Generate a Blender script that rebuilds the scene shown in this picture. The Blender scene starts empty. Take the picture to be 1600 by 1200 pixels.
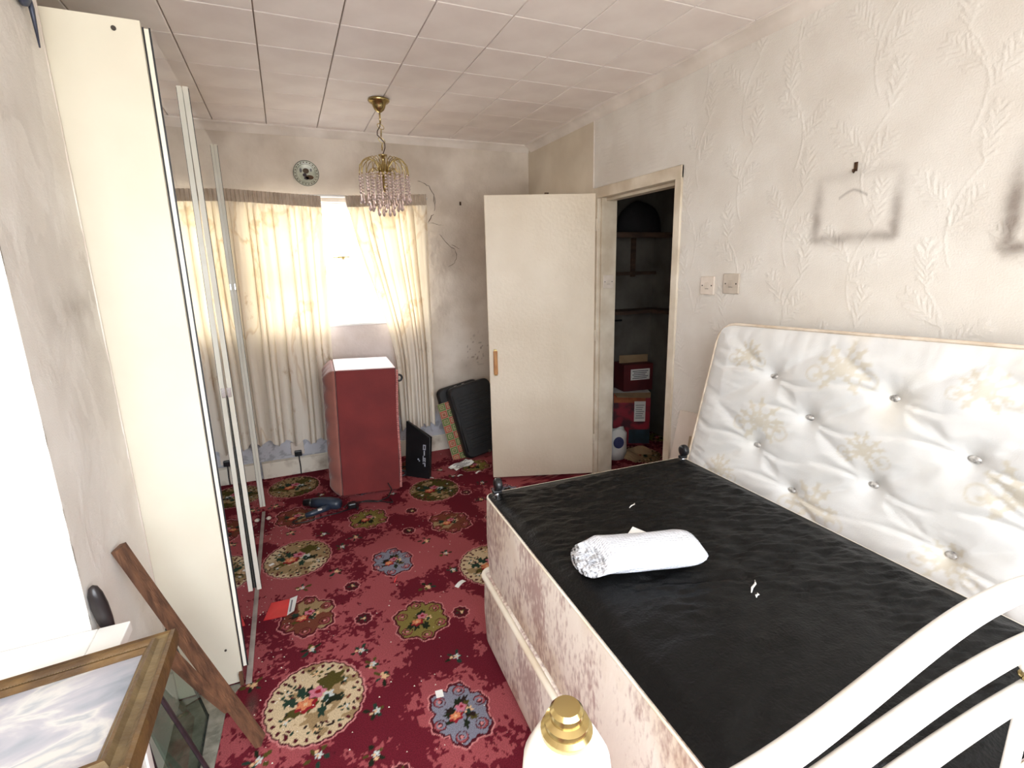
import bpy, bmesh, math, random
import numpy as np
from mathutils import Vector, Matrix

random.seed(7)
rng = np.random.default_rng(11)
scene = bpy.context.scene
COL = scene.collection
PI = math.pi

# ------------------------------------------------------------------ camera
cam_data = bpy.data.cameras.new('camera')
cam_data.sensor_width = 36.0
cam_data.lens = 789.0 / 1600.0 * 36.0
cam_data.clip_start = 0.02
cam = bpy.data.objects.new('camera', cam_data)
COL.objects.link(cam)
CAM_R = ((0.91472673, -0.11096022, 0.38853936), (-0.40339043, -0.1948965, 0.89403105), (-0.02347692, -0.97452716, -0.22303733))
m4 = Matrix.Identity(4)
for i in range(3):
    m4[i][0] = CAM_R[i][0]
    m4[i][1] = -CAM_R[i][1]
    m4[i][2] = -CAM_R[i][2]
m4[0][3], m4[1][3], m4[2][3] = 0.0, 0.0, 1.45
cam.matrix_world = m4
scene.camera = cam

# ------------------------------------------------------------------ world and light
SKY = 4.6
world = bpy.data.worlds.new('overcast_sky')
scene.world = world
world.use_nodes = True
wn = world.node_tree
wn.nodes.clear()
w_out = wn.nodes.new('ShaderNodeOutputWorld')
w_bg = wn.nodes.new('ShaderNodeBackground')
w_tc = wn.nodes.new('ShaderNodeTexCoord')
w_sep = wn.nodes.new('ShaderNodeSeparateXYZ')
w_ramp = wn.nodes.new('ShaderNodeValToRGB')
w_map = wn.nodes.new('ShaderNodeMapRange')
wn.links.new(w_tc.outputs['Generated'], w_sep.inputs[0])
wn.links.new(w_sep.outputs['Z'], w_map.inputs['Value'])
w_map.inputs['From Min'].default_value = -1
w_map.inputs['From Max'].default_value = 1
wn.links.new(w_map.outputs['Result'], w_ramp.inputs[0])
w_ramp.color_ramp.elements[0].position = 0.47
w_ramp.color_ramp.elements[0].color = (0.68, 0.68, 0.66, 1)
w_ramp.color_ramp.elements[1].position = 0.53
w_ramp.color_ramp.elements[1].color = (0.82, 0.855, 0.89, 1)
k_ = w_ramp.color_ramp.elements.new(0.90)
k_.color = (1.54, 1.66, 1.82, 1)
wn.links.new(w_ramp.outputs[0], w_bg.inputs['Color'])
w_bg.inputs['Strength'].default_value = SKY
wn.links.new(w_bg.outputs[0], w_out.inputs[0])


def portal(name, loc, rotx, sx, sz):
    l = bpy.data.lights.new(name, 'AREA')
    l.shape = 'RECTANGLE'
    l.size, l.size_y = sx, sz
    l.cycles.is_portal = True
    o = bpy.data.objects.new(name, l)
    COL.objects.link(o)
    o.location = loc
    o.rotation_euler = (rotx, 0, 0)


# the two real windows of the room: one behind the camera, one in the far wall
RW = (-0.88, 1.22, 0.70, 2.14)     # rear window x0 x1 z0 z1
BW = (-0.22, 0.93, 1.08, 1.93)     # far window
YB, XR, XL, YR, ZC = 3.885, 1.875, -0.95, -0.55, 2.385
portal('rear_window_daylight', ((RW[0] + RW[1]) / 2, YR - 0.06, (RW[2] + RW[3]) / 2), PI / 2, RW[1] - RW[0], RW[3] - RW[2])
portal('far_window_daylight', ((BW[0] + BW[1]) / 2, YB + 0.14, (BW[2] + BW[3]) / 2), -PI / 2, BW[1] - BW[0], BW[3] - BW[2])

scene.view_settings.view_transform = 'Standard'
scene.view_settings.look = 'None'
scene.view_settings.gamma = 1.0
scene.view_settings.use_curve_mapping = False
scene.view_settings.exposure = 1.5
scene.cycles.use_denoising = True
scene.cycles.max_bounces = 10
scene.cycles.diffuse_bounces = 6
scene.cycles.glossy_bounces = 4
scene.cycles.transmission_bounces = 6
scene.cycles.transparent_max_bounces = 12
scene.cycles.caustics_reflective = False
scene.cycles.caustics_refractive = False
scene.cycles.sample_clamp_indirect = 6.0


# ------------------------------------------------------------------ materials
def s2l(c):
    c = np.asarray(c, float) / 255.0
    return np.where(c <= 0.04045, c / 12.92, ((c + 0.055) / 1.055) ** 2.4)


def rgb(r, g, b):
    return tuple(float(v) for v in s2l((r, g, b)))


def new_mat(name):
    m = bpy.data.materials.new(name)
    m.use_nodes = True
    nt = m.node_tree
    b = nt.nodes['Principled BSDF']
    return m, nt, b


def mat(name, c1, rough=0.6, c2=None, scale=8.0, detail=4.0, lo=0.35, hi=0.65, metal=0.0, bump=0.0, bscale=60.0, spec=0.5,
        stretch=(1, 1, 1), attr=None, coat=0.0, sheen=0.0):
    m, nt, b = new_mat(name)
    N, L = nt.nodes, nt.links
    tc = N.new('ShaderNodeTexCoord')
    mp = N.new('ShaderNodeMapping')
    mp.inputs['Scale'].default_value = stretch
    L.new(tc.outputs['Object'], mp.inputs[0])
    base = None
    if attr:
        a = N.new('ShaderNodeAttribute')
        a.attribute_name = attr
        base = a.outputs['Color']
    if c2 is not None:
        nz = N.new('ShaderNodeTexNoise')
        nz.inputs['Scale'].default_value = scale
        nz.inputs['Detail'].default_value = detail
        L.new(mp.outputs[0], nz.inputs['Vector'])
        mr = N.new('ShaderNodeMapRange')
        mr.inputs['From Min'].default_value = lo
        mr.inputs['From Max'].default_value = hi
        L.new(nz.outputs['Fac'], mr.inputs['Value'])
        mx = N.new('ShaderNodeMix')
        mx.data_type = 'RGBA'
        if attr:
            mx.blend_type = 'MULTIPLY'
            mr.inputs['To Min'].default_value = 0.0
            mr.inputs['To Max'].default_value = 1.0
            L.new(base, mx.inputs[6])
            mx.inputs[7].default_value = (*c2, 1)
        else:
            mx.inputs[6].default_value = (*c1, 1)
            mx.inputs[7].default_value = (*c2, 1)
        L.new(mr.outputs['Result'], mx.inputs[0])
        L.new(mx.outputs[2], b.inputs['Base Color'])
    elif attr:
        L.new(base, b.inputs['Base Color'])
    else:
        b.inputs['Base Color'].default_value = (*c1, 1)
    b.inputs['Roughness'].default_value = rough
    b.inputs['Metallic'].default_value = metal
    b.inputs['Specular IOR Level'].default_value = spec
    b.inputs['Coat Weight'].default_value = coat
    b.inputs['Sheen Weight'].default_value = sheen
    if bump:
        nb = N.new('ShaderNodeTexNoise')
        nb.inputs['Scale'].default_value = bscale
        nb.inputs['Detail'].default_value = 3.0
        L.new(mp.outputs[0], nb.inputs['Vector'])
        bp = N.new('ShaderNodeBump')
        bp.inputs['Strength'].default_value = bump
        bp.inputs['Distance'].default_value = 0.01
        L.new(nb.outputs['Fac'], bp.inputs['Height'])
        L.new(bp.outputs[0], b.inputs['Normal'])
    return m


def glass_mat(name, tint=(1, 1, 1), refl=0.08, ior=1.45):
    m = bpy.data.materials.new(name)
    m.use_nodes = True
    nt = m.node_tree
    nt.nodes.clear()
    o = nt.nodes.new('ShaderNodeOutputMaterial')
    t = nt.nodes.new('ShaderNodeBsdfTransparent')
    t.inputs[0].default_value = (*tint, 1)
    g = nt.nodes.new('ShaderNodeBsdfGlossy')
    g.inputs['Roughness'].default_value = 0.02
    f = nt.nodes.new('ShaderNodeFresnel')
    f.inputs[0].default_value = ior
    mx = nt.nodes.new('ShaderNodeMixShader')
    ge = nt.nodes.new('ShaderNodeNewGeometry')
    fr_ = nt.nodes.new('ShaderNodeMath')
    fr_.operation = 'SUBTRACT'
    fr_.use_clamp = True
    nt.links.new(f.outputs[0], fr_.inputs[0])
    nt.links.new(ge.outputs['Backfacing'], fr_.inputs[1])
    nt.links.new(fr_.outputs[0], mx.inputs[0])
    nt.links.new(t.outputs[0], mx.inputs[1])
    nt.links.new(g.outputs[0], mx.inputs[2])
    nt.links.new(mx.outputs[0], o.inputs[0])
    return m


def curtain_mat():
    m = bpy.data.materials.new('curtain_cloth')
    m.use_nodes = True
    nt = m.node_tree
    nt.nodes.clear()
    N, L = nt.nodes, nt.links
    o = N.new('ShaderNodeOutputMaterial')
    tc = N.new('ShaderNodeTexCoord')
    mp = N.new('ShaderNodeMapping')
    mp.inputs['Scale'].default_value = (1, 1, 0.45)
    L.new(tc.outputs['Object'], mp.inputs[0])
    nz = N.new('ShaderNodeTexNoise')
    nz.inputs['Scale'].default_value = 6
    nz.inputs['Detail'].default_value = 8
    nz.inputs['Roughness'].default_value = 0.7
    L.new(mp.outputs[0], nz.inputs['Vector'])
    rp = N.new('ShaderNodeValToRGB')
    rp.color_ramp.elements[0].position = 0.30
    rp.color_ramp.elements[0].color = (*rgb(186, 156, 114), 1)
    rp.color_ramp.elements[1].position = 0.42
    rp.color_ramp.elements[1].color = (*rgb(238, 231, 219), 1)
    L.new(nz.outputs['Fac'], rp.inputs[0])
    mk = N.new('ShaderNodeTexNoise')
    mk.inputs['Scale'].default_value = 3.2
    mk.inputs['Detail'].default_value = 5
    mk.inputs['Distortion'].default_value = 0.6
    L.new(mp.outputs[0], mk.inputs['Vector'])
    mkr = N.new('ShaderNodeValToRGB')
    ek = mkr.color_ramp.elements
    ek[0].position = 0.0
    ek[0].color = (1, 1, 1, 1)
    ek[1].position = 0.60
    ek[1].color = (1, 1, 1, 1)
    for pos, c_ in ((0.545, (1, 1, 1)), (0.565, (0.62, 0.46, 0.27)), (0.585, (0.90, 0.80, 0.62))):
        kk = ek.new(pos)
        kk.color = (*c_, 1)
    L.new(mk.outputs['Fac'], mkr.inputs[0])
    mm = N.new('ShaderNodeMix')
    mm.data_type = 'RGBA'
    mm.blend_type = 'MULTIPLY'
    mm.inputs[0].default_value = 0.42
    L.new(rp.outputs[0], mm.inputs[6])
    L.new(mkr.outputs[0], mm.inputs[7])
    d = N.new('ShaderNodeBsdfDiffuse')
    t = N.new('ShaderNodeBsdfTranslucent')
    L.new(mm.outputs[2], d.inputs[0])
    wm = N.new('ShaderNodeMix')
    wm.data_type = 'RGBA'
    wm.blend_type = 'MULTIPLY'
    wm.inputs[0].default_value = 1.0
    wm.inputs[7].default_value = (1.0, 0.86, 0.62, 1)
    L.new(mm.outputs[2], wm.inputs[6])
    L.new(wm.outputs[2], t.inputs[0])
    mx = N.new('ShaderNodeMixShader')
    mx.inputs[0].default_value = 0.22
    L.new(d.outputs[0], mx.inputs[1])
    L.new(t.outputs[0], mx.inputs[2])
    L.new(mx.outputs[0], o.inputs[0])
    return m


M = {}
M['carpet'] = mat('axminster_carpet', (1, 1, 1), 0.95, c2=(0.72, 0.70, 0.70), scale=260, detail=2, lo=0.4, hi=0.6, attr='Col', bump=0.7, bscale=420, spec=0.1)
M['paper'] = mat('embossed_wallpaper', (1, 1, 1), 0.55, c2=(0.90, 0.88, 0.86), scale=5, detail=6, attr='Col', bump=0.2, bscale=200, spec=0.3)
M['backpaper'] = mat('lumpy_painted_wall', (1, 1, 1), 0.7, c2=(0.80, 0.77, 0.73), scale=3.2, detail=8, attr='Col', bump=0.28, bscale=55, spec=0.3)
M['plain_wall'] = mat('plain_wall', rgb(205, 196, 184), 0.8, c2=rgb(190, 180, 168), scale=3)
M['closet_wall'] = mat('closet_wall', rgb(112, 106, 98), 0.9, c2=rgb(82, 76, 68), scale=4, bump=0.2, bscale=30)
M['tile'] = mat('ceiling_tile_paint', rgb(244, 236, 230), 0.75, c2=rgb(232, 222, 216), scale=3.5, detail=5)
M['joint'] = mat('ceiling_backing', rgb(186, 172, 162), 0.9, c2=rgb(160, 146, 136), scale=5)
M['coving'] = mat('coving_paint', rgb(236, 228, 220), 0.6, c2=rgb(216, 206, 196), scale=5, detail=6)
M['gloss'] = mat('cream_gloss_paint', rgb(226, 214, 194), 0.34, c2=rgb(216, 202, 180), scale=2.5, detail=5, bump=0.22, bscale=48, spec=0.4)
M['trim'] = mat('old_white_gloss', rgb(226, 216, 198), 0.4, c2=rgb(202, 188, 166), scale=7, detail=7)
M['skirt'] = mat('skirting_paint', rgb(230, 222, 206), 0.45, c2=rgb(168, 152, 132), scale=9, detail=8, lo=0.5, hi=0.75)
M['upvc'] = mat('white_window_frame', rgb(240, 240, 238), 0.35, c2=rgb(228, 228, 226), scale=6)
M['pane'] = glass_mat('window_glass')
M['sheet_glass'] = glass_mat('loose_sheet_glass', (0.74, 0.80, 0.77), ior=1.45)
M['glass_edge'] = mat('dark_glass_edge', rgb(28, 36, 34), 0.2)
M['curtain'] = curtain_mat()
M['curtain_head'] = mat('curtain_heading', rgb(206, 192, 176), 0.9, c2=rgb(182, 166, 148), scale=12)
M['melamine'] = mat('cream_melamine', rgb(218, 213, 196), 0.45, c2=rgb(208, 202, 184), scale=2.2, detail=5)
M['wardrobe_in'] = mat('dark_gap', rgb(34, 40, 36), 0.7, c2=rgb(22, 26, 24), scale=8)
M['strip_white'] = mat('white_door_profile', rgb(238, 235, 222), 0.3, c2=rgb(228, 224, 208), scale=6)
M['strip_black'] = mat('black_seal', rgb(18, 18, 24), 0.5, c2=rgb(28, 28, 34), scale=20)
m, nt, b = new_mat('mirror')
b.inputs['Base Color'].default_value = (0.86, 0.88, 0.87, 1)
b.inputs['Metallic'].default_value = 1.0
b.inputs['Roughness'].default_value = 0.015
M['mirror'] = m
M['track'] = mat('worn_metal_track', rgb(176, 166, 158), 0.5, c2=rgb(146, 134, 128), scale=14, metal=0.2)
M['concrete'] = mat('bare_concrete', rgb(150, 146, 132), 0.95, c2=rgb(104, 102, 90), scale=18, detail=8, bump=0.5, bscale=60)
M['wood'] = mat('weathered_wood', rgb(116, 80, 56), 0.7, c2=rgb(74, 48, 32), scale=9, detail=8, stretch=(6, 6, 0.7), bump=0.4, bscale=40)
M['gold'] = mat('tarnished_gilt', rgb(112, 84, 46), 0.5, c2=rgb(76, 54, 30), scale=14, detail=8, metal=0.25, bump=0.25, bscale=60)
M['gilt_pale'] = mat('worn_gilt_cove', rgb(134, 114, 78), 0.55, c2=rgb(96, 76, 46), scale=18, detail=8, metal=0.25, bump=0.2, bscale=80)
M['cabwhite'] = mat('white_cabinet_paint', rgb(240, 240, 236), 0.4, c2=rgb(230, 229, 224), scale=4)
M['black_handle'] = mat('black_handle', rgb(32, 27, 28), 0.35, c2=rgb(46, 40, 40), scale=9)
M['iron'] = mat('dark_iron', rgb(66, 54, 60), 0.55, c2=rgb(48, 38, 44), scale=30, metal=0.3)
M['bluegrey'] = mat('blue_grey_metal', rgb(74, 80, 98), 0.45, c2=rgb(56, 60, 74), scale=30, metal=0.4)
M['blackcloth'] = mat('black_dust_cover', rgb(4, 4, 4), 0.42, c2=rgb(6, 6, 6), scale=24, detail=6, bump=0.25, bscale=160, spec=0.22)
M['divan'] = None
M['piping'] = mat('cream_piping', rgb(232, 224, 208), 0.8, c2=rgb(216, 200, 174), scale=5, detail=3)
M['mattress'] = mat('mattress_damask', (1, 1, 1), 0.6, c2=(0.93, 0.92, 0.90), scale=7, detail=5, attr='Col', bump=0.12, bscale=240, sheen=0.2)
M['mpiping'] = mat('mattress_piping', rgb(222, 208, 190), 0.75, c2=rgb(196, 178, 156), scale=16)
M['button'] = mat('tuft_button', rgb(214, 210, 204), 0.3, c2=rgb(128, 124, 120), scale=90, detail=3, metal=0.3)
M['tubewhite'] = mat('white_enamel_tube', rgb(244, 242, 236), 0.3, c2=rgb(236, 232, 222), scale=9, detail=5, coat=0.3)
M['brass'] = mat('polished_brass', rgb(206, 188, 136), 0.22, c2=rgb(180, 158, 104), scale=12, metal=0.95)
M['bead'] = None
M['crimson'] = mat('crimson_velour', rgb(122, 36, 34), 0.75, c2=rgb(106, 28, 28), scale=5, detail=6, bump=0.15, bscale=300, sheen=0.25)
M['pinkvelour'] = mat('dusty_pink_velour', rgb(156, 96, 82), 0.75, c2=rgb(132, 76, 66), scale=5, detail=6, bump=0.15, bscale=260, sheen=0.3)
M['pinktrim'] = mat('pink_fringe', rgb(206, 142, 134), 0.85, c2=rgb(176, 108, 104), scale=60)
M['palepanel'] = mat('pale_glare_panel', rgb(238, 222, 218), 0.5, c2=rgb(226, 178, 172), scale=9, detail=6, lo=0.52, hi=0.72)
M['blackplastic'] = mat('black_plastic', rgb(20, 20, 22), 0.35, c2=rgb(28, 28, 30), scale=12)
M['blackcase'] = mat('black_case_shell', rgb(22, 22, 23), 0.5, c2=rgb(30, 30, 31), scale=20, bump=0.2, bscale=200)
M['greymark'] = mat('grey_lettering', rgb(176, 180, 190), 0.5, c2=rgb(150, 154, 166), scale=40)
M['dryerblue'] = mat('dark_blue_plastic', rgb(34, 44, 58), 0.35, c2=rgb(44, 54, 70), scale=14)
M['chrome'] = mat('chrome', rgb(200, 200, 204), 0.2, metal=1.0)
M['switch'] = mat('ivory_switch', rgb(226, 214, 202), 0.4, c2=rgb(214, 202, 188), scale=20)
M['switchgrey'] = mat('aged_switch', rgb(200, 190, 176), 0.45, c2=rgb(188, 176, 162), scale=20)
M['hole'] = mat('dark_screw', rgb(60, 50, 42), 0.5, c2=rgb(40, 34, 28), scale=40)
M['rust'] = mat('rusty_hook', rgb(84, 58, 36), 0.6, c2=rgb(58, 40, 26), scale=60, metal=0.4)
M['woodhandle'] = mat('varnished_wood_handle', rgb(188, 134, 74), 0.4, c2=rgb(158, 104, 52), scale=12, stretch=(5, 5, 1))
M['white_paper'] = mat('white_paper', rgb(236, 234, 228), 0.7, c2=rgb(220, 218, 212), scale=9)
M['print'] = mat('printed_text', rgb(92, 92, 96), 0.7, c2=rgb(120, 120, 124), scale=30)
M['redcard'] = mat('red_card', rgb(206, 34, 40), 0.4, c2=rgb(186, 24, 32), scale=10)
M['shelf'] = mat('dark_shelf_wood', rgb(92, 68, 52), 0.8, c2=rgb(62, 44, 34), scale=6, stretch=(1, 5, 5))
M['darkstuff'] = mat('black_cloth_bundle', rgb(22, 20, 22), 0.9, c2=rgb(34, 30, 32), scale=9)
M['cardboard'] = mat('cardboard', rgb(168, 140, 106), 0.85, c2=rgb(146, 118, 86), scale=7)
M['maroon_box'] = mat('maroon_printed_carton', rgb(96, 28, 30), 0.6, c2=rgb(74, 20, 24), scale=7)
M['fruit_box'] = mat('printed_carton_front', rgb(150, 34, 50), 0.55, c2=rgb(80, 30, 40), scale=11, detail=3, lo=0.45, hi=0.6)
M['orange_print'] = mat('orange_print', rgb(176, 96, 48), 0.6, c2=rgb(150, 70, 34), scale=14)
M['teal_print'] = mat('teal_print', rgb(40, 62, 74), 0.6, c2=rgb(28, 44, 50), scale=14)
M['blue_print'] = mat('blue_bag_print', rgb(48, 54, 96), 0.7, c2=rgb(70, 76, 120), scale=12)
M['plaster'] = mat('plaster_flake', rgb(226, 218, 206), 0.9, c2=rgb(206, 190, 170), scale=40)
M['crack'] = mat('crack_brown', rgb(96, 82, 70), 0.95, c2=rgb(76, 64, 54), scale=30)  # dull brown for the wall cracks and the plate print
M['cream_board'] = mat('cream_hardboard', rgb(226, 214, 204), 0.6, c2=rgb(216, 204, 192), scale=5)
M['tan_board'] = mat('tan_backing', rgb(176, 158, 132), 0.8, c2=rgb(160, 142, 116), scale=6)
M['outside'] = mat('pale_render', rgb(236, 236, 234), 0.8, c2=rgb(226, 226, 224), scale=3)


def divan_mat():
    m, nt, b = new_mat('divan_damask')
    N, L = nt.nodes, nt.links
    tc = N.new('ShaderNodeTexCoord')
    mp = N.new('ShaderNodeMapping')
    mp.inputs['Scale'].default_value = (1, 1.0, 0.45)
    L.new(tc.outputs['Object'], mp.inputs[0])
    big = N.new('ShaderNodeTexNoise')
    big.inputs['Scale'].default_value = 7.5
    big.inputs['Detail'].default_value = 3
    L.new(mp.outputs[0], big.inputs['Vector'])
    fine = N.new('ShaderNodeTexNoise')
    fine.inputs['Scale'].default_value = 85
    fine.inputs['Detail'].default_value = 3
    L.new(mp.outputs[0], fine.inputs['Vector'])
    add = N.new('ShaderNodeMath')
    add.operation = 'MULTIPLY_ADD'
    L.new(big.outputs['Fac'], add.inputs[0])
    add.inputs[1].default_value = 1.5
    L.new(fine.outputs['Fac'], add.inputs[2])
    rp = N.new('ShaderNodeValToRGB')
    e = rp.color_ramp.elements
    e[0].position = 0.58
    e[0].color = (*rgb(232, 222, 210), 1)
    e[1].position = 0.72
    e[1].color = (*rgb(178, 154, 146), 1)
    half = N.new('ShaderNodeMath')
    half.operation = 'MULTIPLY'
    half.inputs[1].default_value = 0.5
    L.new(add.outputs[0], half.inputs[0])
    L.new(half.outputs[0], rp.inputs[0])
    # tan water stain, worst along one end and patchy
    st = N.new('ShaderNodeTexNoise')
    st.inputs['Scale'].default_value = 2.6
    st.inputs['Detail'].default_value = 6
    L.new(tc.outputs['Object'], st.inputs['Vector'])
    mr = N.new('ShaderNodeMapRange')
    mr.inputs['From Min'].default_value = 0.46
    mr.inputs['From Max'].default_value = 0.70
    mr.inputs['To Max'].default_value = 0.75
    L.new(st.outputs['Fac'], mr.inputs['Value'])
    mx = N.new('ShaderNodeMix')
    mx.data_type = 'RGBA'
    mx.blend_type = 'MULTIPLY'
    L.new(mr.outputs['Result'], mx.inputs[0])
    L.new(rp.outputs[0], mx.inputs[6])
    mx.inputs[7].default_value = (*rgb(206, 178, 140), 1)
    L.new(mx.outputs[2], b.inputs['Base Color'])
    b.inputs['Roughness'].default_value = 0.6
    bp = N.new('ShaderNodeBump')
    bp.inputs['Strength'].default_value = 0.2
    bp.inputs['Distance'].default_value = 0.004
    L.new(fine.outputs['Fac'], bp.inputs['Height'])
    L.new(bp.outputs[0], b.inputs['Normal'])
    return m


M['divan'] = divan_mat()


def bead_mat():
    m, nt, b = new_mat('pink_glass_bead')
    b.inputs['Base Color'].default_value = (*rgb(244, 222, 218), 1)
    b.inputs['Roughness'].default_value = 0.08
    b.inputs['Transmission Weight'].default_value = 0.6
    b.inputs['IOR'].default_value = 1.45
    return m


def bubble_mat():
    m, nt, b = new_mat('bubble_wrap')
    N, L = nt.nodes, nt.links
    b.inputs['Base Color'].default_value = (*rgb(236, 239, 246), 1)
    b.inputs['Roughness'].default_value = 0.22
    b.inputs['Transmission Weight'].default_value = 0.12
    tc = N.new('ShaderNodeTexCoord')
    vo = N.new('ShaderNodeTexVoronoi')
    vo.inputs['Scale'].default_value = 110
    vo.inputs['Randomness'].default_value = 0.3
    L.new(tc.outputs['Object'], vo.inputs['Vector'])
    bp = N.new('ShaderNodeBump')
    bp.invert = True
    bp.inputs['Strength'].default_value = 0.9
    bp.inputs['Distance'].default_value = 0.004
    L.new(vo.outputs['Distance'], bp.inputs['Height'])
    L.new(bp.outputs[0], b.inputs['Normal'])
    return m


M['bead'] = bead_mat()
M['bubble'] = bubble_mat()


def painting_mat():
    m, nt, b = new_mat('cloudy_seascape')
    N, L = nt.nodes, nt.links
    tc = N.new('ShaderNodeTexCoord')
    mp = N.new('ShaderNodeMapping')
    mp.inputs['Scale'].default_value = (3.6, 5, 1)
    mp.inputs['Rotation'].default_value = (0, 0, 0.6)
    L.new(tc.outputs['Object'], mp.inputs[0])
    nz = N.new('ShaderNodeTexNoise')
    nz.inputs['Scale'].default_value = 1.9
    nz.inputs['Detail'].default_value = 9
    nz.inputs['Distortion'].default_value = 0.5
    L.new(mp.outputs[0], nz.inputs['Vector'])
    rp = N.new('ShaderNodeValToRGB')
    e = rp.color_ramp.elements
    e[0].position = 0.30
    e[0].color = (*rgb(140, 150, 164), 1)
    e[1].position = 0.70
    e[1].color = (*rgb(222, 220, 216), 1)
    for pos, c in ((0.40, (170, 176, 188)), (0.48, (190, 190, 200)), (0.54, (222, 222, 220)), (0.60, (180, 186, 194))):
        k = e.new(pos)
        k.color = (*rgb(*c), 1)
    L.new(nz.outputs['Fac'], rp.inputs[0])
    L.new(rp.outputs[0], b.inputs['Base Color'])
    b.inputs['Roughness'].default_value = 0.45
    return m


M['painting'] = painting_mat()


M['sq_green'] = mat('green_square_print', rgb(96, 122, 56), 0.5, c2=rgb(80, 104, 48), scale=30)
M['sq_red'] = mat('red_square_print', rgb(176, 84, 60), 0.5, c2=rgb(154, 70, 52), scale=30)
M['sq_mark'] = mat('pale_square_mark', rgb(196, 172, 120), 0.5, c2=rgb(60, 84, 44), scale=60)


# ------------------------------------------------------------------ mesh helpers
def unit(v):
    v = np.asarray(v, float)
    return v / (np.linalg.norm(v) + 1e-12)


class MB:
    def __init__(self):
        self.v, self.f = [], []

    def add(self, vs, fs):
        o = len(self.v)
        self.v += [tuple(float(c) for c in p) for p in vs]
        self.f += [tuple(i + o for i in f) for f in fs]
        return self

    def box(self, x0, x1, y0, y1, z0, z1, bev=0.0):
        if bev <= 0:
            vs = [(x, y, z) for x in (x0, x1) for y in (y0, y1) for z in (z0, z1)]
            return self.add(vs, [(0, 1, 3, 2), (4, 6, 7, 5), (0, 4, 5, 1), (2, 3, 7, 6), (0, 2, 6, 4), (1, 5, 7, 3)])
        bm = bmesh.new()
        bmesh.ops.create_cube(bm, size=1.0)
        for v in bm.verts:
            v.co = ((x0 + x1) / 2 + v.co.x * (x1 - x0), (y0 + y1) / 2 + v.co.y * (y1 - y0), (z0 + z1) / 2 + v.co.z * (z1 - z0))
        bmesh.ops.bevel(bm, geom=bm.edges[:], offset=bev, segments=2, affect='EDGES', profile=0.5)
        bm.verts.index_update()
        self.add([v.co for v in bm.verts], [[v.index for v in f.verts] for f in bm.faces])
        bm.free()
        return self

    def tube(self, pts, r, n=10, cap=True, flat=None):
        pts = [np.asarray(p, float) for p in pts]
        rs = r if hasattr(r, '__len__') else [r] * len(pts)
        up = np.array([0, 0, 1.0])
        t0 = unit(pts[1] - pts[0])
        if abs(t0 @ up) > 0.9:
            up = np.array([1.0, 0, 0])
        a = unit(np.cross(t0, up))
        vs, fs = [], []
        for i, p in enumerate(pts):
            t = unit(pts[min(i + 1, len(pts) - 1)] - pts[max(i - 1, 0)])
            a = unit(a - t * (a @ t))
            b = np.cross(t, a)
            for k in range(n):
                th = 2 * PI * k / n
                vs.append(p + rs[i] * (a * math.cos(th) + b * math.sin(th) * (flat or 1.0)))
        for i in range(len(pts) - 1):
            for k in range(n):
                k2 = (k + 1) % n
                fs.append((i * n + k, i * n + k2, (i + 1) * n + k2, (i + 1) * n + k))
        if cap:
            fs.append(tuple(range(n))[::-1])
            fs.append(tuple((len(pts) - 1) * n + k for k in range(n)))
        return self.add(vs, fs)

    def lathe(self, prof, n=24, c=(0, 0, 0), axis='z'):
        vs, fs = [], []
        for (r, h) in prof:
            for k in range(n):
                th = 2 * PI * k / n
                p = (r * math.cos(th), r * math.sin(th), h)
                if axis == 'x':
                    p = (p[2], p[0], p[1])
                elif axis == 'y':
                    p = (p[0], p[2], p[1])
                vs.append((p[0] + c[0], p[1] + c[1], p[2] + c[2]))
        for i in range(len(prof) - 1):
            for k in range(n):
                k2 = (k + 1) % n
                fs.append((i * n + k, i * n + k2, (i + 1) * n + k2, (i + 1) * n + k))
        fs.append(tuple(range(n))[::-1])
        fs.append(tuple((len(prof) - 1) * n + k for k in range(n)))
        return self.add(vs, fs)

    def ball(self, c, r, n=8, rings=6, sz=1.0):
        prof = []
        for i in range(rings + 1):
            a = -PI / 2 + PI * i / rings
            prof.append((max(1e-4, r * math.cos(a)), r * sz * math.sin(a)))
        return self.lathe(prof, n, c)

    def torus(self, c, R, r, normal=(0, 0, 1), n=14, k=6, sy=1.0):
        nrm = unit(normal)
        a = unit(np.cross(nrm, (0.3, 0.8, 0.5)))
        b = np.cross(nrm, a)
        pts = [np.asarray(c) + R * (a * math.cos(t) + b * sy * math.sin(t)) for t in np.linspace(0, 2 * PI, n + 1)]
        return self.tube(pts, r, k, cap=False)

    def prism(self, poly, z0, z1):
        n = len(poly)
        vs = [(x, y, z0) for x, y in poly] + [(x, y, z1) for x, y in poly]
        fs = [tuple(range(n))[::-1], tuple(range(n, 2 * n))]
        for i in range(n):
            j = (i + 1) % n
            fs.append((i, j, n + j, n + i))
        return self.add(vs, fs)

    def xf(self, mtx):
        self.v = [tuple(mtx @ Vector(p)) for p in self.v]
        return self

    def build(self, name, material, parent=None, smooth=False, kind=None, angle=None):
        me = bpy.data.meshes.new(name)
        me.from_pydata(self.v, [], self.f)
        me.validate()
        if smooth:
            me.polygons.foreach_set('use_smooth', [True] * len(me.polygons))
            if angle:
                me.set_sharp_from_angle(angle=math.radians(angle))
        bm = bmesh.new()
        bm.from_mesh(me)
        bmesh.ops.recalc_face_normals(bm, faces=bm.faces[:])
        bm.to_mesh(me)
        bm.free()
        if material:
            me.materials.append(material)
        o = bpy.data.objects.new(name, me)
        COL.objects.link(o)
        if parent:
            o.parent = parent
        if kind:
            o['kind'] = kind
        return o


def tag(o, label=None, cat=None, group=None, kind=None):
    if label:
        o['label'] = label
    if cat:
        o['category'] = cat
    if group:
        o['group'] = group
    if kind:
        o['kind'] = kind
    return o


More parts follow.
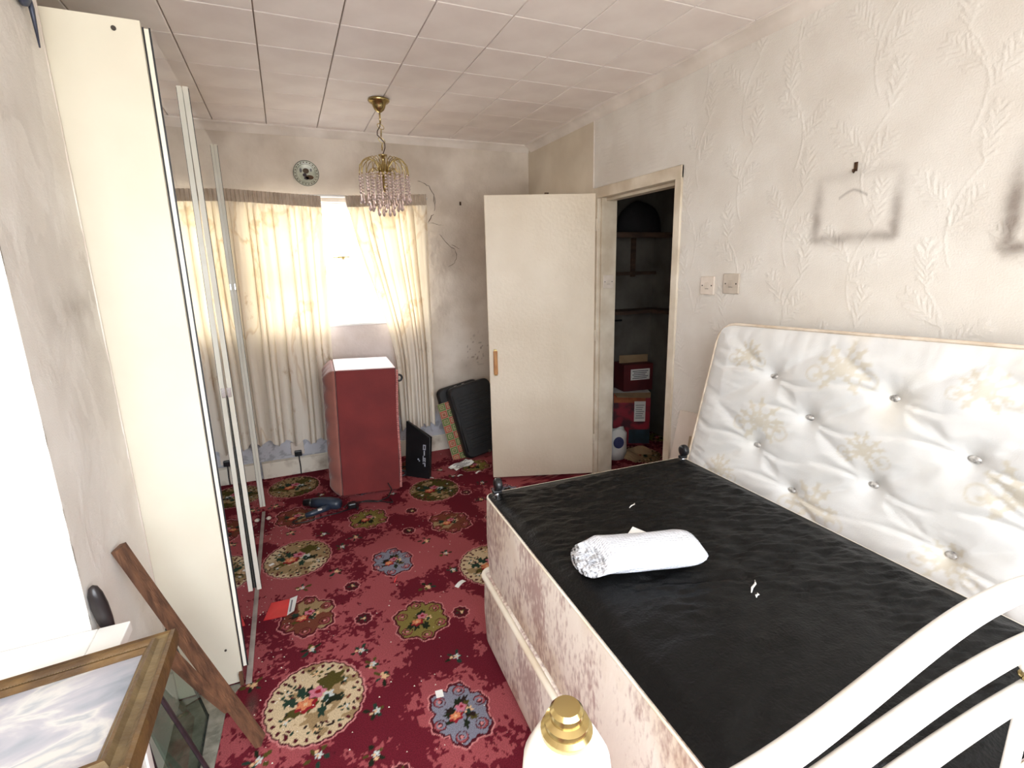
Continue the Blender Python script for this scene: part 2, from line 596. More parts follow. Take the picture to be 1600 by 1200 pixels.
def thing(name, label, cat, loc=(0, 0, 0), rot=(0, 0, 0), group=None):
    o = bpy.data.objects.new(name, None)
    o.empty_display_size = 0.05
    COL.objects.link(o)
    o.location = loc
    o.rotation_euler = rot
    return tag(o, label, cat, group)


def struct(name, label=None):
    o = bpy.data.objects.new(name, None)
    COL.objects.link(o)
    o['kind'] = 'structure'
    if label:
        o['label'] = label
    return o


def grid_mesh(name, P, material, keep=None, color=None, parent=None, smooth=True, flip=False):
    """P: (nu, nv, 3) array of points; keep: (nu-1, nv-1) bool; color: (nu, nv, 3) linear"""
    nu, nv = P.shape[:2]
    idx = np.arange(nu * nv).reshape(nu, nv)
    q = np.stack([idx[:-1, :-1], idx[1:, :-1], idx[1:, 1:], idx[:-1, 1:]], -1)
    if flip:
        q = q[..., ::-1]
    q = q[keep] if keep is not None else q.reshape(-1, 4)
    me = bpy.data.meshes.new(name)
    me.vertices.add(nu * nv)
    me.vertices.foreach_set('co', P.reshape(-1).astype(np.float32))
    nf = len(q)
    me.loops.add(nf * 4)
    me.loops.foreach_set('vertex_index', q.reshape(-1).astype(np.int32))
    me.polygons.add(nf)
    me.polygons.foreach_set('loop_start', np.arange(0, nf * 4, 4, dtype=np.int32))
    me.polygons.foreach_set('use_smooth', np.full(nf, smooth))
    me.update(calc_edges=True)
    if color is not None:
        a = me.attributes.new('Col', 'FLOAT_COLOR', 'POINT')
        c = np.ones((nu * nv, 4), np.float32)
        c[:, :3] = color.reshape(-1, 3)
        a.data.foreach_set('color', c.reshape(-1))
    me.materials.append(material)
    o = bpy.data.objects.new(name, me)
    COL.objects.link(o)
    if parent:
        o.parent = parent
    return o


def vnoise(x, y, seed=0):
    """smooth value noise in 0..1"""
    r = np.random.default_rng(seed)
    T = r.random((256, 256))
    xi, yi = np.floor(x).astype(int), np.floor(y).astype(int)
    fx, fy = x - xi, y - yi
    fx, fy = fx * fx * (3 - 2 * fx), fy * fy * (3 - 2 * fy)
    g = lambda a, b: T[a % 256, b % 256]
    return (g(xi, yi) * (1 - fx) + g(xi + 1, yi) * fx) * (1 - fy) + (g(xi, yi + 1) * (1 - fx) + g(xi + 1, yi + 1) * fx) * fy


def fbm(x, y, oct=4, seed=0, gain=0.5):
    s, a, t = 0, 1.0, 0
    for i in range(oct):
        s = s + a * vnoise(x * 2 ** i + 17.3 * i, y * 2 ** i + 5.1 * i, seed + i)
        t += a
        a *= gain
    return s / t


def segs(*parts):
    """non-uniform coordinate array from (start, end, step) pieces"""
    out = []
    for a, b, st in parts:
        n = max(1, int(round((b - a) / st)))
        out += list(np.linspace(a, b, n, endpoint=False))
    out.append(parts[-1][1])
    return np.array(out)


def smooth01(x, a, b):
    t = np.clip((x - a) / (b - a), 0, 1)
    return t * t * (3 - 2 * t)


# ------------------------------------------------------------------ carpet
def carpet_colors(X, Y):
    C = {k: s2l(v) for k, v in dict(dark=(108, 30, 43), light=(168, 84, 88), cream=(214, 192, 156), tan=(164, 138, 100), rim=(214, 140, 138),
         maroon=(84, 24, 34), blue=(136, 138, 152), olive=(136, 122, 64), brown=(120, 66, 50), green=(40, 62, 50), dgreen=(34, 40, 26),
         moss=(84, 76, 34), pink=(206, 122, 140), red=(150, 34, 44), orange=(222, 140, 98), white=(206, 214, 210), peach=(228, 190, 146), black=(44, 30, 26)).items()}
    n1 = fbm(X * 7.5 + Y * 2.0, Y * 6.0 - X * 1.5, 3, 3)
    n2 = vnoise(X * 48, Y * 48, 8)
    n3 = vnoise(X * 95, Y * 95, 9)
    n4 = vnoise(X * 26 + 3 * n2, Y * 26 + 3 * n3, 14)
    t = n1 + 0.30 * (n4 - 0.5) + 0.12 * (n2 - 0.5) + 0.06 * (n3 - 0.5) + .035
    col = np.where((t > 0.50)[..., None], C['light'], C['dark'])
    col = np.where((np.abs(t - 0.50) < 0.004)[..., None], C['maroon'], col)

    x1d, y1d = X[:, 0], Y[0, :]

    def put(mask, c):
        col[mask] = c

    def blob(cx, cy, rx, ry, c, ang=0.0, lob=0, amp=0.0, seed=0.0):
        w = max(rx, ry) * 1.5
        i0, i1 = np.searchsorted(x1d, (cx - w, cx + w))
        j0, j1 = np.searchsorted(y1d, (cy - w, cy + w))
        if i1 <= i0 or j1 <= j0:
            return
        a, b = X[i0:i1, j0:j1] - cx, Y[i0:i1, j0:j1] - cy
        u = (a * math.cos(ang) + b * math.sin(ang)) / rx
        v = (-a * math.sin(ang) + b * math.cos(ang)) / ry
        r = np.hypot(u, v)
        R = 1 + amp * np.cos(lob * np.arctan2(v, u) + seed) if lob else 1.0
        col[i0:i1, j0:j1][r < R] = C[c]

    def sprig(cx, cy, s=1.0, seed=0, flower='white'):
        r = random.Random(seed)
        a0 = r.random() * 6.28
        for k in range(5):
            a = a0 + k * 1.25 + r.uniform(-.2, .2)
            d = s * r.uniform(0.012, 0.034)
            blob(cx + d * math.cos(a), cy + d * math.sin(a), s * r.uniform(.009, .017), s * r.uniform(.005, .009), r.choice(['green', 'dgreen', 'moss', 'green']), a)
        blob(cx + .004, cy, s * 0.012, s * 0.010, flower, a0, 5, .3)
        blob(cx + s * .016 * math.cos(a0 + 2), cy + s * .016 * math.sin(a0 + 2), s * .007, s * .006, 'peach')
        blob(cx, cy, s * 0.005, s * 0.005, 'peach')

    def bouquet(cx, cy, s, seed, cols=('orange', 'pink', 'white')):
        r = random.Random(seed)
        for k in range(11):
            a = r.random() * 6.28
            d = s * r.uniform(0.2, 0.95)
            blob(cx + d * math.cos(a), cy + d * math.sin(a), s * r.uniform(.28, .45), s * r.uniform(.14, .24), r.choice(['dgreen', 'black', 'green', 'moss', 'dgreen']), a + r.uniform(-.6, .6), 5, .25, k)
        blob(cx - .32 * s, cy - .18 * s, .44 * s, .36 * s, 'red', .3, 6, .15)
        blob(cx - .36 * s, cy - .10 * s, .32 * s, .26 * s, cols[0], .3, 6, .2)
        blob(cx + .16 * s, cy + .36 * s, .34 * s, .30 * s, cols[1], 0, 5, .2)
        blob(cx + .20 * s, cy + .40 * s, .14 * s, .12 * s, 'red')
        blob(cx + .58 * s, cy - .02 * s, .26 * s, .20 * s, cols[2], .8, 5, .3)
        blob(cx + .5 * s, cy - .12 * s, .2 * s, .12 * s, 'green', 1.1)
        blob(cx - .34 * s, cy - .12 * s, .1 * s, .09 * s, 'peach')

    def cream_med(cx, cy, grimy=False):
        dx, dy = (X - cx) / 0.162, (Y - cy) / 0.178
        sel = (np.abs(dx) < 1.2) & (np.abs(dy) < 1.2)
        r, th = np.hypot(dx, dy), np.arctan2(dy, dx)
        R = 1 + 0.035 * np.abs(np.sin(13 * th)) - 0.01
        n = fbm(X * 16, Y * 16, 3, 21)
        put(sel & (r < R * 1.035), C['rim'])
        put(sel & (r < R), C['maroon'])
        put(sel & (r < R * 0.965), C['tan' if grimy else 'cream'])
        put(sel & (r < R * 0.965) & (n + 0.25 * dx * 0.5 > (0.46 if grimy else 0.54)), C['moss' if grimy else 'tan'])
        rr = random.Random(5)
        for k in range(26):
            a = 2 * PI * (k + .5) / 26
            blob(cx + .145 * math.cos(a), cy + .159 * math.sin(a), .0085, .0065, 'maroon', a)
        for k in range(90 if grimy else 46):
            a, d = rr.random() * 6.28, rr.uniform(.3 if grimy else .5, .86)
            blob(cx + .162 * d * math.cos(a), cy + .178 * d * math.sin(a), .0095, .0045, rr.choice(['maroon', 'brown', 'black', 'green']), rr.random() * 3)
        for k in range(6):
            a = 2 * PI * k / 6 + .45
            sprig(cx + .112 * math.cos(a), cy + .124 * math.sin(a), .62, k + 3, ['white', 'peach', 'white'][k % 3])
        blob(cx + .055, cy + .07, .05, .035, 'moss', .5, 6, .2)
        blob(cx - .0, cy - .075, .045, .03, 'tan', .2, 6, .25)
        bouquet(cx - .005, cy + .005, .080, 4)

    def scroll_med(cx, cy, fill, s=1.0, seed=0, split=None):
        dx, dy = (X - cx) / (0.105 * s), (Y - cy) / (0.128 * s)
        sel = (np.abs(dx) < 1.45) & (np.abs(dy) < 1.45)
        r, th = np.hypot(dx, dy), np.arctan2(dy, dx)
        R = 0.82 + 0.20 * np.abs(np.sin(3 * (th + seed))) + .05 * np.cos(th * 2 + seed * 7) + .03 * np.sin(th * 17)
        put(sel & (r < R * 1.06), C['rim'])
        put(sel & (r < R * 1.015), C['maroon'])
        put(sel & (r < R * 0.93), C[fill])
        if split is not None:
            n = fbm(X * 14, Y * 14, 3, 33 + int(seed * 10))
            put(sel & (r < R * 0.93) & (n + .12 * dx > .53), C[split])
        for k in range(6):
            a = (k + .5) * PI / 3 - seed
            px, py = cx + .105 * s * .74 * math.cos(a), cy + .128 * s * .74 * math.sin(a)
            blob(px, py, .022 * s, .022 * s, 'maroon')
            blob(px, py, .0185 * s, .0185 * s, 'light')
            blob(px - .004 * math.cos(a), py - .004 * math.sin(a), .0155 * s, .0155 * s, fill)
            blob(px - .003 * math.cos(a + 1), py - .003 * math.sin(a + 1), .0095 * s, .0095 * s, 'maroon')
            blob(px, py, .006 * s, .006 * s, 'rim')
        bouquet(cx, cy, .054 * s, int(seed * 10) + 6, ('orange', 'pink', 'peach'))

    def rosette(cx, cy):
        blob(cx, cy, .038, .040, 'rim', 0, 9, .07)
        blob(cx, cy, .033, .035, 'maroon', 0, 9, .07)
        sprig(cx, cy, .62, int(cx * 100) + 7, 'peach')

    # serrated leaf edges where the two reds meet
    lr = random.Random(99)
    ns_ = np.argwhere(np.abs(t - 0.50) < 0.035)
    if len(ns_):
        for q_ in range(3600):
            a_, b_ = ns_[lr.randrange(len(ns_))]
            an = lr.choice((.4, 1.2, 2.0, 2.8)) + lr.uniform(-.25, .25)
            blob(X[a_, b_], Y[a_, b_], lr.uniform(.009, .018), lr.uniform(.004, .007), lr.choice(('dark', 'dark', 'light')), an)
    for p in ((-.065, 1.635), (-.10, 2.635), (-.10, 3.63), (.80, 2.14), (.80, 1.14), (.77, 3.14), (1.62, 2.64), (1.60, 3.6)):
        cream_med(*p, grimy=(p[1] > 3.0 and p[0] < 1))
    for p in ((.378, 1.372), (.345, 2.385), (.33, 3.40), (1.2, 2.88)):
        scroll_med(*p, 'blue', 1.0, .3, None)
    for p in ((.371, 1.886), (.30, 2.915), (1.19, 2.4), (1.16, 3.42)):
        scroll_med(*p, 'olive', 1.05, .0, None)
    for p in ((-.073, 2.125), (-.10, 3.13), (.735, 2.66), (.74, 1.62), (.72, 3.62), (1.6, 3.1)):
        scroll_med(*p, 'brown', 1.1, .15, 'tan')
    for p in ((.13, 2.259), (.148, 2.0), (.49, 2.66), (.13, 3.27), (.15, 1.24), (.54, 1.86), (.56, 2.9), (.95, 3.0), (.97, 2.6), (.56, 3.45)):
        rosette(*p)
    for i, p in enumerate(((-.07, 1.90), (.11, 1.81), (.17, 1.64), (.12, 1.5), (-.09, 2.35), (.07, 2.42), (.12, 2.65), (.04, 2.84), (-.13, 2.94), (.6, 2.18), (.61, 2.34), (.55, 2.51),
                           (.09, 1.34), (-.24, 1.47), (-.27, 1.80), (-.07, 1.41), (.14, 1.72), (.45, 2.1), (.5, 3.2), (.06, 3.4), (.2, 2.72), (.44, 1.62), (.9, 3.45), (1.0, 2.85), (.95, 3.3), (1.1, 3.1), (-.22, 3.35))):
        sprig(*p, 1.0, i, ['white', 'white', 'peach'][i % 3])
    # trodden-in grime and one dark oval patch
    g = 0.92 + 0.34 * fbm(X * 3, Y * 3, 4, 77)
    col = col * g[..., None]
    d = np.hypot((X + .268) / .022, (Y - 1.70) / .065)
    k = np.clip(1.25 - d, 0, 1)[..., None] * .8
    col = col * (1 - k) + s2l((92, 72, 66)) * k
    return col


xs = segs((XL, -.42, .05), (-.42, 0.62, .0042), (0.62, 1.30, .006), (1.30, XR, .04))
ys = segs((YR, 1.08, .06), (1.08, 2.3, .0042), (2.3, YB, .006))
GX, GY = np.meshgrid(xs, ys, indexing='ij')
P = np.stack([GX, GY, np.zeros_like(GX)], -1)
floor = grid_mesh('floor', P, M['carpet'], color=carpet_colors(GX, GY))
tag(floor, 'crimson floral patterned carpet with medallions', kind='structure')
# bare concrete strip along the pier and the wardrobe, where the carpet has been cut away
poly = [(-.95, .0), (-.36, .0), (-.372, 1.20), (-.362, 1.45), (-.352, 1.60), (-.345, 1.75), (-.318, 1.80), (-.30, 1.83), (-.95, 1.83)]
o = MB().prism(poly, 0.0005, 0.004).build('bare_concrete_strip', M['concrete'], floor)

# ------------------------------------------------------------------ ceiling with its tiles
ceil = MB().box(XL, XR, YR, YB, ZC + .012, ZC + .05).build('ceiling', M['joint'], kind='structure')
tag(ceil, 'dull pinkish white ceiling of square fibre tiles')
TS = 0.3025
tile_me = None
x_edges = [(-.30 + TS * i) for i in range(-3, 8)]
y_edges = [(1.985 + TS * j) for j in range(-9, 7)]
for i in range(len(x_edges)):
    for j in range(len(y_edges)):
        x0, x1 = max(x_edges[i], XL), min(x_edges[i] + TS, XR)
        y0, y1 = max(y_edges[j], YR), min(y_edges[j] + TS, YB)
        if x1 - x0 < .03 or y1 - y0 < .03:
            continue
        full = abs(x1 - x0 - TS) < 1e-6 and abs(y1 - y0 - TS) < 1e-6
        g = .0022
        if full and tile_me is not None:
            t = bpy.data.objects.new('ceiling_tile', tile_me)
            COL.objects.link(t)
            t.parent = ceil
        else:
            w, d = (x1 - x0) / 2 - g, (y1 - y0) / 2 - g
            t = MB().box(-w, w, -d, d, 0, .0115, .003).build('ceiling_tile', M['tile'], ceil)
            if full:
                tile_me = t.data
        t.location = ((x0 + x1) / 2, (y0 + y1) / 2, ZC + random.uniform(0, .0008))
        t.rotation_euler = (random.uniform(-.002, .002), random.uniform(-.002, .002), 0)


# ------------------------------------------------------------------ wallpaper relief
def leaf_relief(U, V, u, v, seed=0, du=.30, dv=.36, amp=1.0, lw=.0040):
    """heights (0..1) of raised leafy sprays on the (u, v) grid; u, v are the 1-D coordinate arrays"""
    H = np.zeros_like(U)

    def stroke(a, b, w, h):
        lo = np.minimum(a, b) - w * 2
        hi = np.maximum(a, b) + w * 2
        i0, i1 = np.searchsorted(u, (lo[0], hi[0]))
        j0, j1 = np.searchsorted(v, (lo[1], hi[1]))
        if i1 - i0 < 1 or j1 - j0 < 1:
            return
        uu, vv = U[i0:i1, j0:j1] - a[0], V[i0:i1, j0:j1] - a[1]
        d = b - a
        L2 = d @ d
        t = np.clip((uu * d[0] + vv * d[1]) / L2, 0, 1)
        dist = np.hypot(uu - t * d[0], vv - t * d[1])
        ww = w * (0.55 + 0.9 * np.sin(PI * np.clip(t, .05, .97)))
        H[i0:i1, j0:j1] = np.maximum(H[i0:i1, j0:j1], h * np.clip(1.25 - dist / ww, 0, 1))

    r = random.Random(seed)
    nu_, nv_ = int((u[-1] - u[0]) / du) + 2, int((v[-1] - v[0]) / dv) + 2
    for i in range(-1, nu_):
        for j in range(-1, nv_):
            cu = u[0] + (i + .5) * du + r.uniform(-.02, .02)
            cv = v[0] + (j + .5 + (.5 if i % 2 else 0)) * dv + r.uniform(-.02, .02)
            s = r.choice((-1, 1))
            # curving stem
            p = np.array([cu, cv])
            stem = [p]
            ang = PI / 2 + s * .5
            for k in range(9):
                ang -= s * .13
                p = p + .034 * np.array([math.cos(ang), math.sin(ang)])
                stem.append(p)
            for a_, b_ in zip(stem[:-1], stem[1:]):
                stroke(a_, b_, lw, .7)
            for (k, side, size) in ((3, 1, .95), (5, -1, 1.05), (9, -s, 1.0)):
                base = stem[k]
                sa = PI / 2 + side * r.uniform(.5, .95) if k < 9 else PI / 2 + side * .1
                L = .155 * size
                tip = base + L * np.array([math.cos(sa), math.sin(sa)])
                stroke(base, tip, lw * .9, .6)
                for q in range(8):
                    f = .08 + .120 * q
                    b0 = base + (tip - base) * f
                    ln = .062 * size * math.sin(PI * min(.96, .16 + f * .80)) ** .7
                    for sd in (-1, 1):
                        la = sa + sd * r.uniform(.35, .75)
                        l2 = ln * r.uniform(.7, 1.1)
                        e0 = b0 + l2 * np.array([math.cos(la), math.sin(la)])
                        stroke(b0, e0, lw, r.uniform(.75, 1.0))
                        if l2 > .03:
                            m0 = b0 + (e0 - b0) * .5
                            lb = la + sd * .5
                            stroke(m0, m0 + .45 * l2 * np.array([math.cos(lb), math.sin(lb)]), lw * .85, r.uniform(.5, .9))
    return H * amp


def paper_base(U, V, seed, c=(226, 218, 208)):
    n = fbm(U * 2.2, V * 2.2, 5, seed)
    g = (0.95 + 0.09 * n)[..., None]
    return np.broadcast_to(s2l(c), U.shape + (3,)) * g


# right wall (faces -x): grid over y and z with the doorway left out
DY0, DY1, DZ = 2.15, 2.862, 1.875
yv = segs((YR, .25, .05), (.25, DY0, .0039), (DY0, DY1, .03), (DY1, YB, .014))
zv = segs((0, .55, .03), (.55, DZ, .0039), (DZ, ZC + .02, .0040))
U, V = np.meshgrid(yv, zv, indexing='ij')
H = leaf_relief(U, V, yv, zv, 3, .27, .36, 1.0, .0027)
H *= np.where(U > 2.92, 0.12, 1.0)
P = np.stack([XR - .0027 * H, U, V], -1)
col = paper_base(U, V, 41, (228, 224, 217))
col = np.where((U > 2.925)[..., None], col * s2l((244, 236, 222)), col)


def soot_frame(col, y0, y1, z0, z1, w, k, top=.25, seed=5):
    """grime that gathered round the edge of a picture that hung here"""
    dx = np.minimum(np.abs(U - y0), np.abs(U - y1))
    inz = smooth01(V, z0 - w, z0) * (1 - smooth01(V, z1, z1 + w))
    iny = smooth01(U, y0 - w, y0) * (1 - smooth01(U, y1, y1 + w))
    s = np.exp(-(dx / w) ** 2) * inz * (1 - .75 * smooth01(V, z0 + .1, z1))
    b = np.exp(-(np.abs(V - z0) / w) ** 2) * iny
    t = top * np.exp(-(np.abs(V - z1) / w) ** 2) * iny
    n = .35 + 1.1 * fbm(U * 22, V * 22, 4, seed)
    a = np.clip(np.maximum(np.maximum(s, b), t) * n * k, 0, .85)[..., None]
    return col * (1 - a) + s2l((136, 126, 118)) * a


col = soot_frame(col, 1.092, 1.372, 1.528, 1.745, .020, .66)
col = soot_frame(col, .30, .788, 1.475, 1.76, .024, .85, seed=9)
ca = (np.exp(-((V - 1.693 + 1.6 * np.abs(U - 1.243) ** 1.4) / .005) ** 2) * (np.abs(U - 1.243) < .05) * .5)[..., None]
col = col * (1 - ca) + s2l((130, 122, 116)) * ca
low_tone = np.exp(-((U - 1.83) / .18) ** 2) * (1 - smooth01(V, .7, 1.2)) * .35 * fbm(U * 9, V * 9, 4, 50)  # patchy darker tone low on the wall beside the doorway
col = col * (1 - low_tone[..., None]) + s2l((176, 164, 152)) * low_tone[..., None]
uc, vc = (U[:-1, :-1] + U[1:, 1:]) / 2, (V[:-1, :-1] + V[1:, 1:]) / 2
keep = ~((uc > DY0) & (uc < DY1) & (vc < DZ))
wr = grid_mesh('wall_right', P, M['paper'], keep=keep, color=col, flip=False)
tag(wr, 'off white leaf-embossed wallpaper wall with picture-shaped grime marks', kind='structure')

# wallpaper joint beyond the doorway
MB().box(XR - .004, XR - .0005, 2.922, 2.930, 1.94, 2.335).build('paper_joint', M['coving'], wr)

# projecting pier on the left: near face and side face
PY0, PY1, PX = 1.33, 1.82, -.50
zp = segs((0, .3, .05), (.3, ZC + .02, .0062))
yp = segs((PY0, PY1, .0062))
U, V = np.meshgrid(yp, zp, indexing='ij')
Hs = leaf_relief(U, V, yp, zp, 8, .22, .30)
P = np.stack([PX + .0018 * Hs, U, V], -1)
c = paper_base(U, V, 61, (226, 222, 216))
dirt = (fbm(U * 6, V * 3, 5, 66) > .52) * fbm(U * 14, V * 8, 4, 67) * smooth01(V, .5, 1.4) * .6
blot = np.exp(-((V - 1.36) / .06) ** 2 - ((U - 1.65) / .14) ** 2) * .8 * fbm(U * 18, V * 18, 3, 70)
k = np.clip(dirt * .55 + blot, 0, .8)[..., None]
c = c * (1 - k) + s2l((158, 148, 138)) * k
wl = grid_mesh('wall_pier', P, M['paper'], color=c, flip=True)
tag(wl, 'wallpapered side of a projecting pier beside the wardrobe', kind='structure')
xp = segs((XL, PX, .0075))
U, V = np.meshgrid(xp, zp, indexing='ij')
Hs = leaf_relief(U, V, xp, zp, 9, .30, .36)
P = np.stack([U, PY0 - .0018 * Hs, V], -1)
grid_mesh('pier_near_face', P, M['paper'], color=paper_base(U, V, 62, (230, 227, 222)), parent=wl)
MB().box(XL, PX - .001, PY0 + .001, PY1, 0, ZC + .02).build('pier_core', M['plain_wall'], wl)
MB().tube([(PX - .001, PY1 - .003, 0), (PX - .001, PY1 - .003, ZC)], .004, 8).build('corner_bead', M['coving'], wl, True)

# outer left wall and rear wall with the big window behind the viewer
o = MB().box(XL - .1, XL, YR, YB, 0, ZC + .05).build('wall_left', M['plain_wall'], kind='structure')
mb = MB()
mb.box(XL - .1, RW[0], YR - .1, YR, 0, ZC + .05).box(RW[1], XR + .1, YR - .1, YR, 0, ZC + .05)
mb.box(RW[0], RW[1], YR - .1, YR, 0, RW[2]).box(RW[0], RW[1], YR - .1, YR, RW[3], ZC + .05)
mb.build('wall_rear', M['plain_wall'], kind='structure')
win2 = struct('window_2', 'large window behind the viewpoint')
mb = MB()
mb.box(RW[0], RW[1], YR - .09, YR - .03, RW[2], RW[2] + .05).box(RW[0], RW[1], YR - .09, YR - .03, RW[3] - .05, RW[3])
mb.box(RW[0], RW[0] + .05, YR - .09, YR - .03, RW[2] + .05, RW[3] - .05).box(RW[1] - .05, RW[1], YR - .09, YR - .03, RW[2] + .05, RW[3] - .05)
mb.build('frame', M['upvc'], win2)
MB().box(.14, .20, YR - .09, YR - .03, RW[2] + .05, RW[3] - .05).build('mullion', M['upvc'], win2)
for a, b_ in ((RW[0] + .05, .14), (.20, RW[1] - .05)):
    MB().box(a, b_, YR - .062, YR - .058, RW[2] + .05, RW[3] - .05).build('pane', M['pane'], win2)

# far wall with the window opening
xv = segs((XL, BW[0], .0095), (BW[0], BW[1], .0095), (BW[1], XR, .0066))
zv = segs((0, BW[2], .0095), (BW[2], BW[3], .0095), (BW[3], ZC + .02, .0095))
U, V = np.meshgrid(xv, zv, indexing='ij')
n = fbm(U * 14, V * 14, 4, 81)
n2 = fbm(U * 34, V * 24, 3, 85)
rough_zone = np.exp(-((U - 1.04) / .10) ** 2) * smooth01(V, .8, 1.1) * (1 - smooth01(V, 1.6, 1.9))
blister = np.exp(-(np.hypot(U - 1.17, V - 1.57) / .055) ** 4) * .010
P = np.stack([U, YB - .004 * n - .012 * rough_zone * n2 - blister - .002 * n2, V], -1)
c = np.broadcast_to(s2l((224, 215, 204)), U.shape + (3,)).copy()
st = smooth01(fbm(U * 3, V * 3, 5, 88), .42, .70) * .35
c = c * (1 - st[..., None]) + s2l((164, 150, 136)) * st[..., None]
damp = np.exp(-((U - 1.24) / .16) ** 2 - ((V - 1.62) / .13) ** 2) * .5 * n
c = c * (1 - damp[..., None]) + s2l((150, 134, 122)) * damp[..., None]
spk = (vnoise(U * 60, V * 60, 90) > .86) * np.exp(-((U - 1.36) / .12) ** 2 - ((V - .80) / .12) ** 2)
c = c * (1 - .75 * spk[..., None]) + s2l((96, 74, 56)) * .75 * spk[..., None]
low = (1 - smooth01(V, .28, .36)) * .85
c = c * (1 - low[..., None]) + s2l((206, 212, 226)) * low[..., None]
peel = low * (fbm(U * 26, V * 26, 3, 93) > .60) * .5
c = c * (1 - peel[..., None]) + s2l((120, 120, 128)) * peel[..., None]
under = ((V > .7) & (V < BW[2]) & (U > .1) & (U < .8))[..., None]
c = np.where(under, s2l((226, 216, 212)), c)
uc, vc = (U[:-1, :-1] + U[1:, 1:]) / 2, (V[:-1, :-1] + V[1:, 1:]) / 2
keep = ~((uc > BW[0]) & (uc < BW[1]) & (vc > BW[2]) & (vc < BW[3]))
wb = grid_mesh('wall_back', P, M['backpaper'], keep=keep, color=c)
tag(wb, 'grubby cracked far wall behind the curtains', kind='structure')
mb = MB()
mb.box(BW[0] - .12, BW[0], YB, YB + .20, BW[2] - .1, BW[3] + .1).box(BW[1], BW[1] + .12, YB, YB + .20, BW[2] - .1, BW[3] + .1)
mb.box(BW[0], BW[1], YB, YB + .20, BW[3], BW[3] + .1).box(BW[0], BW[1], YB, YB + .20, BW[2] - .1, BW[2])
mb.build('reveal', M['coving'], wb)


def crack(pts, r):
    pts = [np.array((x, YB - .0055, z)) for x, z in pts]
    out = []
    rr = random.Random(int(pts[0][0] * 999))
    for a, b_ in zip(pts[:-1], pts[1:]):
        for t in (0, .33, .66):
            p = a + (b_ - a) * t
            out.append(p + np.array([rr.uniform(-.004, .004), 0, rr.uniform(-.004, .004)]))
    out.append(pts[-1])
    r = r * 1.35
    rs = [r * rr.uniform(.5, 1.2) for _ in out]
    rs[0] = rs[-1] = r * .2
    MB().tube(out, rs, 5, flat=.5).build('crack', M['crack'], wb)


crack([(.965, 2.09), (1.01, 2.08), (1.055, 2.06), (1.085, 2.0), (1.088, 1.93)], .0026)
crack([(1.092, 1.99), (1.094, 1.93), (1.08, 1.88)], .0022)
crack([(1.03, 1.80), (1.06, 1.85), (1.08, 1.86)], .004)
crack([(1.05, 1.80), (1.10, 1.79), (1.15, 1.78)], .0018)
crack([(1.11, 1.72), (1.15, 1.67), (1.19, 1.63), (1.235, 1.60)], .0030)
crack([(1.235, 1.60), (1.245, 1.55), (1.22, 1.50), (1.17, 1.475)], .0024)
crack([(1.21, 1.64), (1.235, 1.62), (1.27, 1.61)], .0022)
MB().box(1.285, 1.297, YB - .012, YB - .003, 1.93, 1.955).build('nail', M['rust'], wb)

# ceiling coving on the far and right walls
cov = [(0, 0), (.052, 0), (.050, -.008), (.034, -.016), (.018, -.030), (.010, -.046), (0, -.052)]
mb = MB()
vs = [(XL, YB - a, ZC + b_) for a, b_ in cov] + [(XR, YB - a, ZC + b_) for a, b_ in cov]
nC = len(cov)
mb.add(vs, [(i, i + 1, nC + i + 1, nC + i) for i in range(nC - 1)] + [tuple(range(nC)), tuple(range(nC, 2 * nC))])
mb.build('trim_1', M['coving'], kind='structure', smooth=True, angle=40)
mb = MB()
vs = [(XR - a, YR, ZC + b_) for a, b_ in cov] + [(XR - a, YB - .052, ZC + b_) for a, b_ in cov]
mb.add(vs, [(i, i + 1, nC + i + 1, nC + i) for i in range(nC - 1)] + [tuple(range(nC)), tuple(range(nC, 2 * nC))])
mb.build('trim_2', M['coving'], kind='structure', smooth=True, angle=40)

# skirting boards
bb = MB().box(-.30, 1.86, YB - .022, YB - .002, 0, .118, .004).build('baseboard_back', M['skirt'], kind='structure')
MB().tube([(-.30, YB - .016, .124), (1.86, YB - .016, .124)], .008, 8).build('moulding', M['skirt'], bb, True)
o = MB().box(XR - .02, XR - .001, DY1 + .05, YB - .025, 0, .12, .004).build('baseboard_right', M['skirt'], kind='structure')
MB().box(XR - .02, XR - .001, 1.72, DY0 - .05, 0, .12, .004).build('skirting_length', M['skirt'], o)

# ------------------------------------------------------------------ far window
win = struct('window_1', 'white framed window glaring with daylight between the curtains')
yw0, yw1 = YB + .06, YB + .11
mb = MB()
mb.box(BW[0], BW[1], yw0, yw1, BW[2], BW[2] + .045, .004).box(BW[0], BW[1], yw0, yw1, BW[3] - .045, BW[3], .004)
mb.box(BW[0], BW[0] + .045, yw0, yw1, BW[2] + .045, BW[3] - .045).box(BW[1] - .045, BW[1], yw0, yw1, BW[2] + .045, BW[3] - .045)
mb.build('frame', M['upvc'], win)
MB().box(.10, .14, yw0, yw1, BW[2] + .045, 1.435).build('mullion', M['upvc'], win)
MB().box(BW[0] + .045, BW[1] - .045, yw0 - .008, yw1, 1.435, 1.535, .006).build('transom', M['upvc'], win)
MB().box(BW[0] + .045, BW[1] - .045, yw0 + .02, yw0 + .024, 1.535, BW[3] - .045).build('pane', M['pane'], win)
for a, b_ in ((BW[0] + .045, .10), (.14, BW[1] - .045)):
    MB().box(a, b_, yw0 + .02, yw0 + .024, BW[2] + .045, 1.435).build('pane', M['pane'], win)
for z in (1.70, 1.82):
    MB().box(BW[0] + .045, BW[1] - .045, yw0 + .012, yw0 + .034, z, z + .008).build('glazing_bar', M['upvc'], win)
lt = MB().tube([(.33, yw0 - .03, 1.555), (.39, yw0 - .032, 1.557), (.45, yw0 - .03, 1.56)], [.006, .009, .005], 10).build('latch', M['brass'], win, True)
lt['label'] = 'brass window stay'
